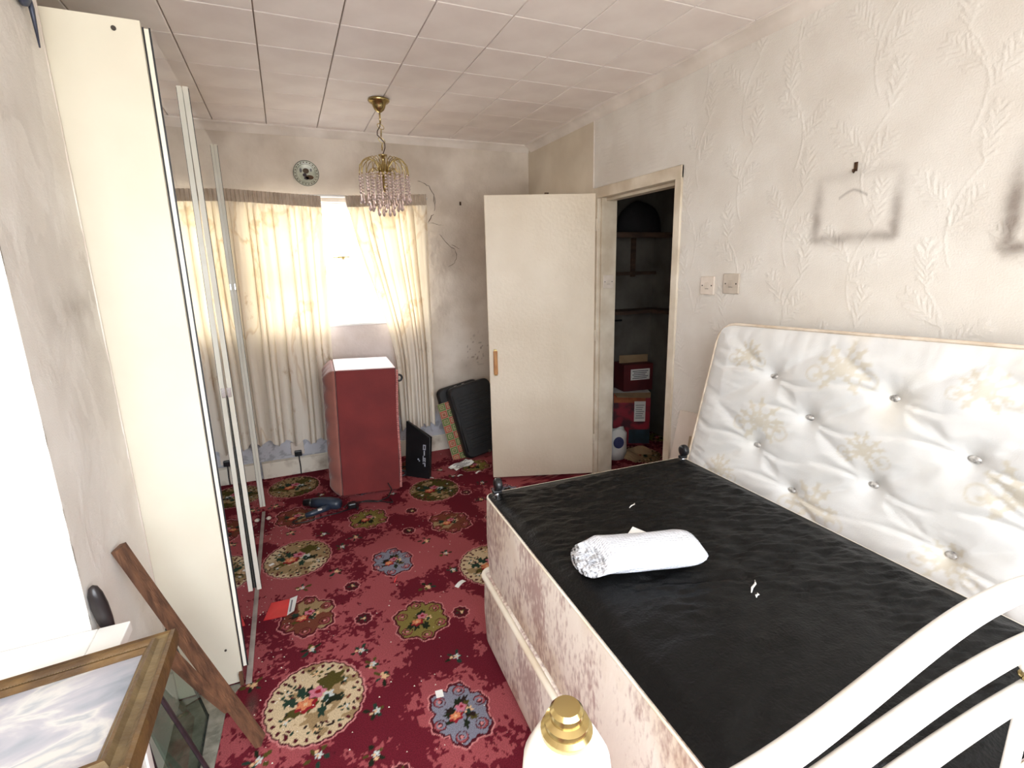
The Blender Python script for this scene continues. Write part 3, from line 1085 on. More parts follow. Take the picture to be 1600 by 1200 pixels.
MB().lathe([(.014, 0), (.014, .01), (.008, .02), (.008, .03)], 14, (.40, yw0 - .036, 1.552), 'y').build('latch_post', M['brass'], lt, True)
MB().box(BW[0], BW[1], YB - .012, yw0, BW[2] - .012, BW[2] + .006, .004).build('window_sill', M['upvc'], win)

# ------------------------------------------------------------------ doorway and door
tr = struct('trim_3', 'painted door frame of the cupboard opening')
TX = XR + .125
mb = MB().box(XR - .012, XR + .012, DY1 - .006, DY1 + .048, 0, DZ + .058, .004)
mb.build('architrave', M['trim'], tr)
MB().box(XR - .012, XR + .012, DY0 - .042, DY0 + .006, 0, DZ + .058, .004).build('architrave', M['trim'], tr)
MB().box(XR - .013, XR + .012, DY0 - .042, DY1 + .048, DZ - .006, DZ + .058, .004).build('architrave', M['trim'], tr)
MB().box(XR + .013, TX, DY1 - .018, DY1 + .02, 0, DZ).build('jamb', M['trim'], tr)
MB().box(XR + .013, TX, DY0 - .02, DY0 + .014, 0, DZ).build('jamb', M['trim'], tr)
MB().box(XR + .013, TX, DY0 - .02, DY1 + .02, DZ - .004, DZ + .02).build('jamb_head', M['trim'], tr)
MB().box(XR + .045, TX - .02, DY0 + .014, DY1 - .018, DZ - .022, DZ - .005, .002).build('door_stop', M['trim'], tr)

dx, dy = 1.203 - 1.868, 3.118 - 2.874
dlen = math.hypot(dx, dy)
door = struct('door_1', 'plain cream gloss flush door standing open into the room')
door.location = (1.858, 2.872, .012)
door.rotation_euler = (0, 0, math.atan2(dy, dx))
# local x runs from hinge to free edge; the face toward the viewer is local +y
MB().box(0, dlen, -.036, 0, 0, 1.888, .003).build('leaf', M['gloss'], door)
hd = MB().box(dlen - .055, dlen - .028, .002, .022, .745, .905, .004).build('handle', M['woodhandle'], door)
hd['label'] = 'varnished wooden pull handle'
MB().box(dlen - .052, dlen - .031, 0, .003, .735, .915).build('handle_plate', M['brass'], hd)
MB().box(.30, .325, -.024, -.004, 1.888, 1.898).build('top_catch', M['rust'], door)
for z in (.22, .95, 1.66):
    MB().tube([(-.004, .004, z), (-.004, .004, z + .075)], .006, 10).build('hinge', M['trim'], door, True)

# cupboard beyond the doorway
CX1, CY0, CY1 = 2.84, 1.72, 3.50
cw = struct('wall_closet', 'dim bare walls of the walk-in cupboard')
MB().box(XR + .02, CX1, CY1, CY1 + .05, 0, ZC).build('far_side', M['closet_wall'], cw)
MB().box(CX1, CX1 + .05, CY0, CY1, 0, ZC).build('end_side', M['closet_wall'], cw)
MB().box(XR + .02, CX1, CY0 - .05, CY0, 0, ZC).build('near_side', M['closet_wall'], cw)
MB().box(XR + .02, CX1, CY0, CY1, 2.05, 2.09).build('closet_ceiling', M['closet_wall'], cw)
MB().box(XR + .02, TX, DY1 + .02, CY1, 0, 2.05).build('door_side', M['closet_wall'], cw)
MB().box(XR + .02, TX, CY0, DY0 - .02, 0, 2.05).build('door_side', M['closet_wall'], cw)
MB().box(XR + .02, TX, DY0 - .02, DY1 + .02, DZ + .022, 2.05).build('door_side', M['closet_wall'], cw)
U, V = np.meshgrid(segs((XR, CX1, .012)), segs((CY0, CY1, .012)), indexing='ij')
o = grid_mesh('carpet_offcut', np.stack([U, V, np.full_like(U, .001)], -1), M['carpet'], color=carpet_colors(U - 1.6, V - .9), parent=cw)
sh_lab = ['dark wooden shelf, topmost in the cupboard, piled with black bundles', 'dark wooden shelf in the middle of the cupboard', 'lowest dark shelf of the cupboard on a metal bracket']
for i, (z, d) in enumerate(((1.67, .24), (1.375, .05), (1.075, .20))):
    s = thing('shelf', sh_lab[i], 'shelf', (2.40, CY1 - d / 2 - .002, z), group=None)
    MB().box(-.40, .43, -d / 2, d / 2, 0, .026, .002).build('board', M['shelf'], s)
    if i == 0:
        MB().box(-.36, .42, -d / 2 - .012, -d / 2 - .001, -.015, .024, .002).build('front_lipping', M['shelf'], s)
        MB().box(-.30, -.27, .02, d / 2, -.10, -.001).build('bracket', M['shelf'], s)
    if i == 2:
        b2 = MB().tube([(-.34, -.08, -.002), (-.34, -.08, -.045), (.0, -.08, -.045)], .008, 8).build('bracket', M['blackplastic'], s)
        MB().box(.28, .43, -.35, -.10, 0, .026).build('return_board', M['shelf'], s)
MB_ = MB().box(2.60, 2.635, CY1 - .03, CY1 - .004, 1.36, 1.665, .002)
o = MB_.build('batten', M['shelf'])
tag(o, 'upright dark batten between the upper cupboard shelves', 'batten')
for i, (x, sx, hgt) in enumerate(((2.20, .17, .19), (2.58, .20, .22))):
    mb = MB()
    nn = 16
    vs = []
    for a in range(9):
        for k in range(nn):
            th = 2 * PI * k / nn
            ph = PI / 2 * a / 8
            rr = math.cos(ph) ** .6 * (1 + .1 * math.sin(3 * th + i))
            vs.append((sx * rr * math.cos(th), .10 * rr * math.sin(th), hgt * math.sin(ph) * (1 + .08 * math.sin(2 * th))))
    fs = [(a * nn + k, a * nn + (k + 1) % nn, (a + 1) * nn + (k + 1) % nn, (a + 1) * nn + k) for a in range(8) for k in range(nn)]
    mb.add(vs, fs + [tuple(range(nn))[::-1]])
    o = mb.build('cloth_bundle', M['darkstuff'], None, True)
    o.location = (x, CY1 - .13, 1.6965)
    tag(o, ['smaller black bundle at the door end of the top cupboard shelf', 'bigger black bundle at the inner end of the top cupboard shelf'][i], 'bundle', 'bundles on the top cupboard shelf')


def carton(name, label, loc, rz, w, d, h, front, side, top, extras):
    t = thing(name, label, 'box', loc, (0, 0, rz))
    MB().box(-w / 2, w / 2, -d / 2, d / 2, 0, h, .002).build('body', side, t)
    MB().box(-w / 2 + .001, w / 2 - .001, -d / 2 - .0015, -d / 2 - .0003, .001, h - .001).build('front_print', front, t)
    for nm, fr, ma in extras:
        MB().box(*fr).build(nm, ma, t)
    return t


lw, ld, lh = .30, .20, .44
t = carton('cardboard_box', 'red fruit-printed carton with white labels on the cupboard floor', (2.52, 3.345, .002), math.radians(-26), lw, ld, lh, M['fruit_box'], M['white_paper'], M['cardboard'],
           [('orange_band', (-lw / 2 + .002, lw / 2 - .04, -ld / 2 - .003, -ld / 2 - .0016, .36, .43), M['orange_print']),
            ('white_label', (.02, .11, -ld / 2 - .0042, -ld / 2 - .0031, .20, .37), M['white_paper']),
            ('teal_band', (-.02, lw / 2 - .002, -ld / 2 - .003, -ld / 2 - .0016, .01, .13), M['teal_print']),
            ('side_teal', (lw / 2 + .0003, lw / 2 + .0015, -ld / 2 + .002, ld / 2 - .002, .01, .16), M['teal_print']),
            ('side_stamp', (lw / 2 + .0003, lw / 2 + .0015, -.07, .0, .19, .23), M['maroon_box'])])
mb = MB().add([(-.15, -.10, .440), (.15, -.10, .440), (.13, -.17, .415), (-.13, -.18, .425), (-.15, -.10, .443), (.15, -.10, .443), (.13, -.17, .418), (-.13, -.18, .428)],
              [(0, 1, 2, 3), (4, 7, 6, 5), (0, 4, 5, 1), (1, 5, 6, 2), (2, 6, 7, 3), (3, 7, 4, 0)])
mb.build('flap', M['cardboard'], t)
for k in range(7):
    MB().box(.03 + (.004 if k % 2 else 0), .10 - (k % 3) * .008, -ld / 2 - .0050, -ld / 2 - .0043, .335 - k * .018, .340 - k * .018).build('print_line', M['print'], t)
for k in range(6):
    MB().lathe([(.006, 0), (.006, .0012)], 10, (lw / 2 + .0004, .075, .40 - k * .032), 'x').build('print_dot', M['print'], t)
t = carton('cardboard_box', 'maroon carton with a white printed label, stacked on the fruit carton', (2.57, 3.375, .4475), math.radians(-9), .26, .18, .22, M['maroon_box'], M['maroon_box'], M['cardboard'],
           [('white_label', (-.07, .10, -.0932, -.0916, .09, .18), M['white_paper'])])
for k in range(5):
    MB().box(-.055 + .01 * (k % 2), .085 - .012 * (k % 3), -.0945, -.0933, .160 - k * .015, .167 - k * .015).build('print_line', M['print'], t)
mb = MB().add([(-.13, .0, .2205), (.13, .0, .2205), (.16, .05, .27), (-.11, .04, .275), (-.13, .0, .2225), (.13, .0, .2225), (.16, .05, .272), (-.11, .04, .277)],
              [(0, 1, 2, 3), (4, 7, 6, 5), (0, 4, 5, 1), (1, 5, 6, 2), (2, 6, 7, 3), (3, 7, 4, 0)])
mb.build('flap', M['cardboard'], t)
# paper sack beside the cartons
t = thing('paper_sack', 'crumpled paper sack with a blue print inside the cupboard doorway', 'bag', (2.19, 3.06, .002), (0, 0, -.3))
mb = MB()
prof = [(.075, 0), (.078, .08), (.074, .16), (.08, .21), (.062, .235)]
nn = 14
vs = [(r * (1 + .12 * math.cos(4 * a + i)) * math.cos(a), r * .7 * math.sin(a), h + .012 * math.sin(3 * a) * (i == 4)) for i, (r, h) in enumerate(prof) for a in [2 * PI * k / nn for k in range(nn)]]
fs = [(i * nn + k, i * nn + (k + 1) % nn, (i + 1) * nn + (k + 1) % nn, (i + 1) * nn + k) for i in range(len(prof) - 1) for k in range(nn)]
mb.add(vs, fs + [tuple(range(nn))[::-1]]).build('sack', M['white_paper'], t, True)
MB().lathe([(1, -.066), (1, -.060)], 20, axis='y').xf(Matrix.Translation((0, 0, .145)) @ Matrix.Diagonal((.040, 1, .045, 1))).build('blue_print', M['blue_print'], t)
for i, (x, y, rz, w, d, lab) in enumerate(((2.30, 2.98, .5, .14, .10, 'loose cardboard flap on the cupboard floor beside the paper sack'), (2.42, 3.05, -.5, .17, .06, 'narrow cardboard offcut lying in front of the fruit carton'))):
    mb = MB()
    vs = []
    for a in range(6):
        for b_ in range(3):
            z = .012 + .035 * math.sin(a / 5 * PI) * (b_ / 2) + .015 * b_ / 2
            vs.append((w * (a / 5 - .5), d * (b_ / 2 - .5), z))
    m_ = len(vs)
    vs += [(x_, y_, z_ + .003) for x_, y_, z_ in vs]
    fs = [(a * 3 + b_, a * 3 + b_ + 1, a * 3 + b_ + 4, a * 3 + b_ + 3) for a in range(5) for b_ in range(2)]
    fs += [tuple(k + m_ for k in f[::-1]) for f in fs]
    rim = [0, 3, 6, 9, 12, 15, 16, 17, 14, 11, 8, 5, 2, 1]
    fs += [(rim[k], rim[(k + 1) % 14], rim[(k + 1) % 14] + m_, rim[k] + m_) for k in range(14)]
    o = mb.add(vs, fs).build('cardboard_scrap', M['cardboard'])
    o.location = (x, y, -.008)
    o.rotation_euler = (0, 0, rz)
    tag(o, lab, 'cardboard')

# ------------------------------------------------------------------ wardrobe
wd = thing('mirrored_wardrobe', 'tall cream fitted wardrobe with mirrored doors', 'wardrobe', (-.0085, 0, -.001), (0, .0075, 0))
ep = MB().box(XL + .02, -.2905, PY1 + .004, PY1 + .022, .012, 2.128, .001).build('end_panel', M['melamine'], wd)
MB().lathe([(.006, 0), (.006, .003)], 14, (-.352, PY1 + .0008, 2.10), 'y').build('screw_cap', M['hole'], ep)
MB().lathe([(.004, 0), (.004, .003)], 12, (-.330, PY1 + .0008, .155), 'y').build('screw_cap', M['hole'], ep)
MB().box(XL + .02, -.298, PY1 + .022, 3.27, 2.108, 2.126).build('top_panel', M['melamine'], wd)
MB().box(XL + .02, -.298, 3.252, 3.27, .012, 2.108).build('far_panel', M['melamine'], wd)
MB().box(XL + .02, XL + .03, PY1 + .022, 3.252, .012, 2.108).build('back_panel', M['melamine'], wd)
MB().box(-.305, -.297, PY1 + .022, 3.252, .012, 2.108).build('inner_lining', M['wardrobe_in'], wd)
MB().box(-.284, -.264, PY1 - .005, 3.29, .0, .006).build('floor_track', M['track'], wd)
MX = -.2725          # mirror plane


def wdoor(y0, y1, label):
    d = MB().box(-.2895, MX - .0016, y0, y1, .055, 2.118).build('door', M['strip_white'], wd)
    d['label'] = label
    MB().box(MX - .0015, MX, y0 + .001, y1 - .001, .057, 2.116).build('mirror', M['mirror'], d)
    return d


dA = wdoor(1.846, 2.340, 'near mirrored door')
dB = wdoor(2.346, 3.268, 'far mirrored door')
MB().box(-.2915, -.2868, 1.8436, 1.8458, .055, 2.120).build('seal', M['strip_black'], dA)
MB().box(MX - .0030, MX + .0014, 1.8435, 1.8458, .055, 2.120).build('seal', M['strip_black'], dA)


def standoff(par, y, zt_, zb_, w, nm='edge_profile'):
    """upright white pull profile; zt_/zb_ give its (inner, outer) x at top and bottom"""
    vs = [(zb_[0], y, .05), (zb_[1], y, .05), (zb_[1], y + w, .05), (zb_[0], y + w, .05), (zt_[0], y, 2.125), (zt_[1], y, 2.125), (zt_[1], y + w, 2.125), (zt_[0], y + w, 2.125)]
    pr = MB().add(vs, [(0, 3, 2, 1), (4, 5, 6, 7), (0, 1, 5, 4), (1, 2, 6, 5), (2, 3, 7, 6), (3, 0, 4, 7)]).build(nm, M['strip_white'], par)
    return pr


p2 = standoff(dB, 2.341, (MX + .0006, -.2545), (-.2640, -.2460), .012)
vs = [(MX + .0004, 2.346, .06), (-.2645, 2.346, .06), (-.2700, 2.346, .96), (MX + .0004, 2.346, .96), (MX + .0004, 2.352, .06), (-.2645, 2.352, .06), (-.2700, 2.352, .96), (MX + .0004, 2.352, .96)]
MB().add(vs, [(0, 1, 2, 3), (4, 7, 6, 5), (0, 4, 5, 1), (1, 5, 6, 2), (2, 6, 7, 3), (3, 7, 4, 0)]).build('gap_filler', M['wardrobe_in'], dB)
vs = [(-.2458, 2.3415, .055), (-.2445, 2.3415, .055), (-.2530, 2.3415, 2.12), (-.2543, 2.3415, 2.12), (-.2458, 2.3525, .055), (-.2445, 2.3525, .055), (-.2530, 2.3525, 2.12), (-.2543, 2.3525, 2.12)]
MB().add(vs, [(0, 1, 2, 3), (4, 7, 6, 5), (0, 4, 5, 1), (1, 5, 6, 2), (2, 6, 7, 3), (3, 7, 4, 0)]).build('seal', M['strip_black'], p2)
MB().box(-.2700, -.2540, 2.3375, 2.3405, .955, .995, .001).build('latch', M['chrome'], dB)
p3 = standoff(dB, 3.262, (MX + .0006, -.2575), (MX + .0006, -.2575), .010)
MB().box(-.2573, -.2560, 3.2625, 3.2715, .055, 2.12).build('seal', M['strip_black'], p3)
MB().box(-.2640, -.2590, 3.2570, 3.2615, 1.37, 1.40).build('catch', M['chrome'], p3)
MB().box(-.300, -.288, PY1 - .012, PY1 + .003, .0065, .055).build('foot_block', M['wood'], wd)


# ------------------------------------------------------------------ curtains
def curtain(name, label, xl, xr, zb, zt, folds, seed, y0=YB - .075, mirror=False):
    t = thing(name, label, 'curtain', ((xl(1) + xr(1)) / 2, y0, zb))
    ox, oy, oz = t.location
    nu, nz_ = 220, 70
    u = np.linspace(0, 1, nu)
    w = np.linspace(0, 1, nz_)
    Ug, Wg = np.meshgrid(u, w, indexing='ij')
    L, R = xl(Wg), xr(Wg)
    warp = Ug + .030 * np.sin(2 * PI * Ug * 2.3 + seed) + .016 * np.sin(2 * PI * (Ug * 5.1) + 2 * seed) + .016 * np.sin(3 * Wg + 6 * Ug)
    head = smooth01(Wg, .93, .965)
    fold = np.sin(2 * PI * folds * warp) * .5 + .5
    fold = fold ** 1.4
    big = np.sin(2 * PI * folds * .37 * warp + seed)
    tight = np.clip((R - L) / (xr(1.0) - xl(1.0)), .3, 1.2)
    dep = .036 * fold + .014 * big + .010 * (fbm(Ug * 26, Wg * 3, 2, int(seed * 10)) - .5)
    hd = .016 * (np.sin(2 * PI * folds * 2.6 * Ug + np.sin(9 * Ug)) * .5 + .5)
    y = -(dep * (1 - head) + hd * head) * (1.25 - .3 * tight) - .004
    x = L + (R - L) * Ug + .006 * np.cos(2 * PI * folds * warp) * (1 - head)
    zb_ = zb + (.02 * (1 - Ug) if seed < 2 else 0 * Ug)
    z = zb_ + (zt(Ug) - zb_) * Wg + .02 * np.sin(2 * PI * folds * .5 * Ug + seed) * (1 - Wg) ** 6 + .012 * np.sin(5 * Ug + seed) * (1 - Wg) ** 3
    P = np.stack([x - ox, y, z - oz], -1)
    k = int(nz_ * .95)
    cl = grid_mesh('cloth', P[:, :k + 1], M['curtain'], parent=t)
    hp = grid_mesh('heading_tape', P[:, k:], M['curtain_head'], parent=t)
    hp['label'] = 'gathered heading tape'
    # doubled hem of the tape
    Q = P[:, k:].copy()
    Q[..., 1] += .006
    grid_mesh('heading_lining', Q, M['curtain_head'], parent=hp)
    return t


curtain('window_curtain', 'water-stained cream curtain drawn across the wardrobe side of the window', lambda w: -.345 + 0 * w, lambda w: .222 + .058 * w ** .8, .262, lambda u: 1.985 - .03 * u, 10, 1.2)
curtain('window_curtain', 'cream curtain pulled aside at the cracked wall side of the window', lambda w: .70 - .265 * smooth01(w, .25, 1.05), lambda w: .965 + .040 * w, .25, lambda u: 1.962 + .028 * u, 8.5, 2.9)
o = MB().tube([(-.36, YB - .05, 1.955), (1.02, YB - .05, 1.965)], .009, 10).build('curtain_rail', M['upvc'], None, True)
tag(o, 'white curtain rail above the window', 'curtain rail')

# ------------------------------------------------------------------ chandelier
ch = thing('chandelier', 'small brass ceiling pendant hung with pink glass bead strings', 'chandelier', (.588, 3.12, ZC))
MB().lathe([(.002, .0), (.058, -.001), (.060, -.010), (.052, -.018), (.038, -.026), (.034, -.040), (.026, -.055), (.012, -.066), (.004, -.070)], 28).build('ceiling_rose', M['brass'], ch, True)
MB().tube([(0, 0, -.066), (0, 0, -.125)], .005, 10).build('rod', M['brass'], ch, True)
for i in range(4):
    z = -.140 - i * .036
    MB().torus((0, 0, z), .020, .0022, (1, 0, 0) if i % 2 else (0, 1, 0), 16, 6, .55).build('chain_link', M['brass'], ch, True)
cd = [(.0, 0, -.12), (-.004, .0, -.14), (-.020, 0, -.165), (-.022, 0, -.185), (0, 0, -.205), (.016, 0, -.225), (.016, 0, -.25), (.006, 0, -.275), (0, 0, -.29)]
MB().tube(cd, .0028, 8).build('flex', M['rust'], ch, True)
HZ = -.285
MB().lathe([(.004, HZ), (.026, HZ - .003), (.024, HZ - .010), (.009, HZ - .018), (.008, HZ - .045), (.022, HZ - .06), (.024, HZ - .095), (.040, HZ - .105), (.040, HZ - .112), (.010, HZ - .118)], 20).build('hub', M['brass'], ch, True)
MB().lathe([(.010, HZ - .118), (.013, HZ - .122), (.013, HZ - .155), (.018, HZ - .17), (.010, HZ - .20), (.002, HZ - .205)], 14).build('bulb_holder', M['brass'], ch, True)
NA = 20
arm0 = MB().tube([(.026, 0, HZ - .095), (.034, 0, HZ - .065), (.052, 0, HZ - .036), (.082, 0, HZ - .022), (.110, 0, HZ - .034), (.132, 0, HZ - .062), (.138, 0, HZ - .098), (.138, 0, HZ - .118)], .0024, 6).build('arm', M['brass'], ch, True)


def bead_string(rad, ztop, n, r, step, nm='bead_string'):
    mb = MB()
    for k in range(n):
        mb.ball((rad, 0, ztop - k * step), r * (1 + .15 * (k % 2)), 8, 5)
    return mb.build(nm, M['bead'], ch, True)


def drop(rad, ztop, L):
    return MB().lathe([(.001, 0), (.003, -.004), (.004, -.02), (.008, -L * .62), (.0095, -L * .8), (.006, -L * .95), (.0008, -L)], 8, (rad, 0, ztop)).build('pendant_drop', M['bead'], ch, True)


s0 = bead_string(.138, HZ - .124, 6, .0062, .0165)
d0 = drop(.138, HZ - .216, .050)
s1 = bead_string(.092, HZ - .112, 9, .0062, .0165)
d1 = drop(.092, HZ - .255, .052)
s2 = bead_string(.046, HZ - .118, 10, .0062, .0165)
d2_ = drop(.046, HZ - .280, .055)
a1 = MB().tube([(.030, 0, HZ - .100), (.05, 0, HZ - .078), (.075, 0, HZ - .082), (.092, 0, HZ - .105)], .002, 6).build('inner_arm', M['brass'], ch, True)


def ring_copies(objs, n, off=0.0):
    for o in objs:
        o.rotation_euler = (0, 0, off)
    for k in range(1, n):
        for o in objs:
            c_ = o.copy()
            COL.objects.link(c_)
            c_.parent = ch
            c_.rotation_euler = (0, 0, off + 2 * PI * k / n)


ring_copies([arm0, s0, d0], NA)
ring_copies([a1, s1, d1], 14, .1)
ring_copies([s2, d2_], 8, .2)
MB().torus((0, 0, HZ - .116), .092, .0018, (0, 0, 1), 28, 6).build('inner_ring', M['brass'], ch, True)
MB().torus((0, 0, HZ - .116), .046, .0018, (0, 0, 1), 20, 6).build('inner_ring', M['brass'], ch, True)
for k in range(3):
    a = k * 2 * PI / 3
    MB().tube([(.036 * math.cos(a), .036 * math.sin(a), HZ - .110), (.092 * math.cos(a), .092 * math.sin(a), HZ - .116)], .0015, 6).build('spoke', M['brass'], ch, True)

# round souvenir plate on the far wall
pl = thing('wall_plate', 'round pale green decorative plate high on the far wall', 'plate', (.210, YB - .009, 2.105), (0, 0, 0))
MB().lathe([(.002, .0), (.055, 0), (.080, -.010), (.082, -.013), (.078, -.014), (.055, -.004), (.002, -.004)], 40, axis='y').build('dish', mat('pale_green_glaze', rgb(192, 194, 176), 0.25, c2=rgb(170, 174, 156), scale=30), pl, True, angle=50)
MB().torus((0, -.013, 0), .079, .0018, (0, 1, 0), 40, 6).build('rim_line', M['iron'], pl, True)
MB().torus((0, -.0055, 0), .060, .0014, (0, 1, 0), 36, 6).build('inner_line', M['iron'], pl, True)
for k in range(22):
    a = 2 * PI * k / 22
    MB().box(-.005, .005, -.0015, 0, -.0028, .0028).xf(Matrix.Translation((.069 * math.cos(a), -.0105, .069 * math.sin(a))) @ Matrix.Rotation(-a + PI / 2, 4, 'Y')).build('rim_motif', M['crack'], pl)
for (x, z, rx, rz_, mm) in ((.0, .016, .020, .017, 'crack'), (-.010, -.010, .013, .011, 'iron'), (.020, -.024, .026, .014, 'rust'), (.0, -.030, .016, .010, 'iron'), (.032, .022, .006, .010, 'print'), (-.032, .018, .008, .014, 'print')):
    MB().lathe([(1, 0), (1, -.0015)], 18, axis='y').xf(Matrix.Translation((x, -.0045, z)) @ Matrix.Diagonal((rx, 1, rz_, 1))).build('printed_motif', M[mm], pl)

# ------------------------------------------------------------------ switches, socket, hooks
def plate(name, label, loc, w, h, material, rz, toggle=True):
    """square wall plate whose face points along local -y"""
    t = thing(name, label, 'switch', loc, (0, 0, rz))
    MB().box(-w / 2, w / 2, -.010, 0, -h / 2, h / 2, .003).build('plate', material, t)
    rk = MB().box(-.009, .009, -.013, -.0102, -.014, .014, .002).build('rocker', material, t)
    MB().box(-.011, .011, -.0108, -.0101, -.016, -.0146).build('rocker_gap', M['hole'], rk)
    for sx in (-1, 1):
        MB().lathe([(.0034, -.0101), (.0034, -.0108)], 10, (sx * w * .34, 0, 0), 'y').build('screw', M['hole'], t)
    return t


plate('light_switch', 'small ivory light switch nearer the cupboard doorway', (XR - .001, 1.897, 1.347), .086, .086, M['switch'], -PI / 2)
plate('light_switch', 'greyer light switch further from the cupboard doorway', (XR - .001, 1.752, 1.358), .090, .090, M['switchgrey'], -PI / 2)
plate('light_switch', 'narrow light switch let into the door jamb', (XR + .066, DY1 - .0185, 1.35), .080, .086, M['switch'], 0).scale = (1, .55, 1)
so = thing('wall_socket', 'white wall socket with a black plug above the far skirting', 'socket', (-.052, YB - .006, .200))
MB().box(-.044, .044, -.022, 0, -.048, .048, .004).build('box', M['switch'], so)
pg = MB().box(-.024, .026, -.052, -.0225, -.052, -.012, .005).build('plug', M['blackplastic'], so)
MB().tube([(.004, -.04, -.05), (.004, -.036, -.09), (.006, -.03, -.14), (.004, -.03, -.196)], .004, 8).build('cable', M['blackplastic'], so, True)
hk = thing('wall_hook', 'small rusty picture hook above the grime outline', 'hook', (XR - .001, 1.243, 1.762))
MB().box(-.004, 0, -.006, .006, -.008, .022, .001).build('strap', M['rust'], hk)
MB().tube([(-.004, 0, -.004), (-.010, 0, -.013), (-.015, .0, -.010), (-.016, 0, -.002)], .0026, 8).build('hook', M['rust'], hk, True)
hk = thing('wall_bracket', 'blue-grey bracket with a hanging spike high on the pier', 'bracket', (PX + .004, 1.715, 2.105))
MB().lathe([(.004, .0), (.026, .002), (.026, .012), (.015, .020), (.004, .022)], 18, (0, -.018, 0), 'x').build('boss', M['bluegrey'], hk, True)
MB().tube([(.009, .004, .02), (.012, .010, -.02), (.009, .022, -.10)], [.007, .006, .0018], 8).build('spike', M['bluegrey'], hk, True)

# ------------------------------------------------------------------ upended blanket box
ot = thing('upended_blanket_box', 'crimson velour blanket box stood on end before the curtains', 'blanket box', (.388, 3.475, .012), (0, math.radians(2.0), math.radians(-3)))
MB().box(-.185, .185, -.225, .225, 0, .835, .008).build('body', M['crimson'], ot)
MB().box(-.186, .184, -.224, .224, .8355, .842, .003).build('end_panel', M['palepanel'], ot)['label'] = 'end panel coloured pale like window glare'  # window glare on the box end is put in as pale colour
# padded, buttoned lid on the left
nu, nv = 30, 60
U, V = np.meshgrid(np.linspace(0, 1, nu), np.linspace(0, 1, nv), indexing='ij')
edge = np.minimum(1, np.minimum(np.minimum(U, 1 - U) * 9, np.minimum(V, 1 - V) * 16)) ** .5
puff = np.abs(np.sin(PI * U * 3)) ** .6 * .5 + np.abs(np.sin(PI * V * 7)) ** .6 * .5
P = np.stack([-.200 - .026 * edge - .036 * edge * puff, -.225 + .45 * U, .004 + .834 * V], -1)
lid = grid_mesh('padded_lid', P, M['pinkvelour'], parent=ot)
MB().box(-.208, -.187, -.224, .224, .005, .837, .006).build('lid_board', M['pinkvelour'], lid)
for i in range(2):
    for j in range(6):
        MB().ball((-.224, -.225 + .45 * (i + 1) / 3, .004 + .834 * (j + 1) / 7), .008, 8, 5).build('button', M['pinkvelour'], lid, True)
mb = MB()
for k in range(56):
    z = .02 + k * .0145
    mb.ball((.190 + .004 * math.sin(z * 9), -.222, z), .0095, 6, 4)
mb.build('corded_trim', M['pinktrim'], ot, True)
for z in (.09, .76):
    for y in (-.17, .17):
        c_ = MB().torus((.212, y, z), .020, .007, (0, 1, 0), 18, 8).build('castor', M['blackplastic'], ot, True)
        MB().tube([(.186, y, z), (.205, y, z)], .006, 8).build('stem', M['chrome'], c_, True)

# flat screen lying on its side, leaning against the box
tv = thing('flat_screen', 'black flat screen on its side leaning beside the blanket box', 'television', (.708, 3.40, .0), (0, 0, 0))
mA = Matrix.Rotation(math.radians(-44), 4, 'Z') @ Matrix.Rotation(math.radians(-9), 4, 'X')
MB().add([(-.09, 0, .0), (.105, 0, .0), (.105, 0, .30), (-.09, 0, .40), (-.09, .03, 0), (.105, .03, 0), (.105, .03, .30), (-.09, .03, .40)],
         [(0, 1, 2, 3), (4, 7, 6, 5), (0, 4, 5, 1), (1, 5, 6, 2), (2, 6, 7, 3), (3, 7, 4, 0)]).xf(mA).build('panel', M['blackplastic'], tv)
MB().tube([(.103, .004, .004), (.103, .004, .298), (-.088, .004, .398)], .006, 8).xf(mA).build('bezel', M['blackcase'], tv, True)
for (a, b_, z0, z1) in ((.052, .074, .205, .213), (.052, .058, .212, .236), (.068, .074, .212, .236), (.052, .074, .235, .243), (.058, .068, .165, .200), (.052, .074, .142, .148), (.052, .074, .128, .134), (.052, .058, .118, .162), (.066, .074, .118, .150), (.052, .074, .104, .112), (.066, .074, .086, .106), (.010, .020, .128, .140), (.020, .028, .118, .128)):
    MB().box(a, b_, -.0025, -.0006, z0, z1).xf(mA).build('lettering', M['greymark'], tv)

# suitcase shells and the squared board between them
sc_rot = (math.radians(-13), math.radians(-9), math.radians(6))
su = thing('suitcase', 'open black ribbed hard suitcase leaning on the far wall', 'suitcase', (1.148, 3.530, .004), sc_rot)


def round_slab(w, h, y0, y1, r, x0=0.0, z0=0.0, taper=0.012):
    pts = []
    for (cx, cz, a0) in ((w - r, r, -PI / 2), (w - r, h - r, 0), (r, h - r, PI / 2), (r, r, PI)):
        for k in range(6):
            a = a0 + PI / 2 * k / 5
            pts.append((cx + r * math.cos(a), cz + r * math.sin(a)))
    n_ = len(pts)
    cx, cz = w / 2, h / 2
    ins = lambda p, t: (cx + (p[0] - cx) * (1 - t / w * 2), cz + (p[1] - cz) * (1 - t / h * 2))
    ringsv = []
    for y, t in ((y0, taper), (y0 + .008, .003), (y0 + .02, 0), (y1 - .006, 0), (y1, .004)):
        ringsv += [(x0 + ins(p, t)[0], y, z0 + ins(p, t)[1]) for p in pts]
    fs = [(i * n_ + k, i * n_ + (k + 1) % n_, (i + 1) * n_ + (k + 1) % n_, (i + 1) * n_ + k) for i in range(4) for k in range(n_)]
    fs += [tuple(range(n_)), tuple(4 * n_ + k for k in range(n_))]
    return MB().add(ringsv, fs)


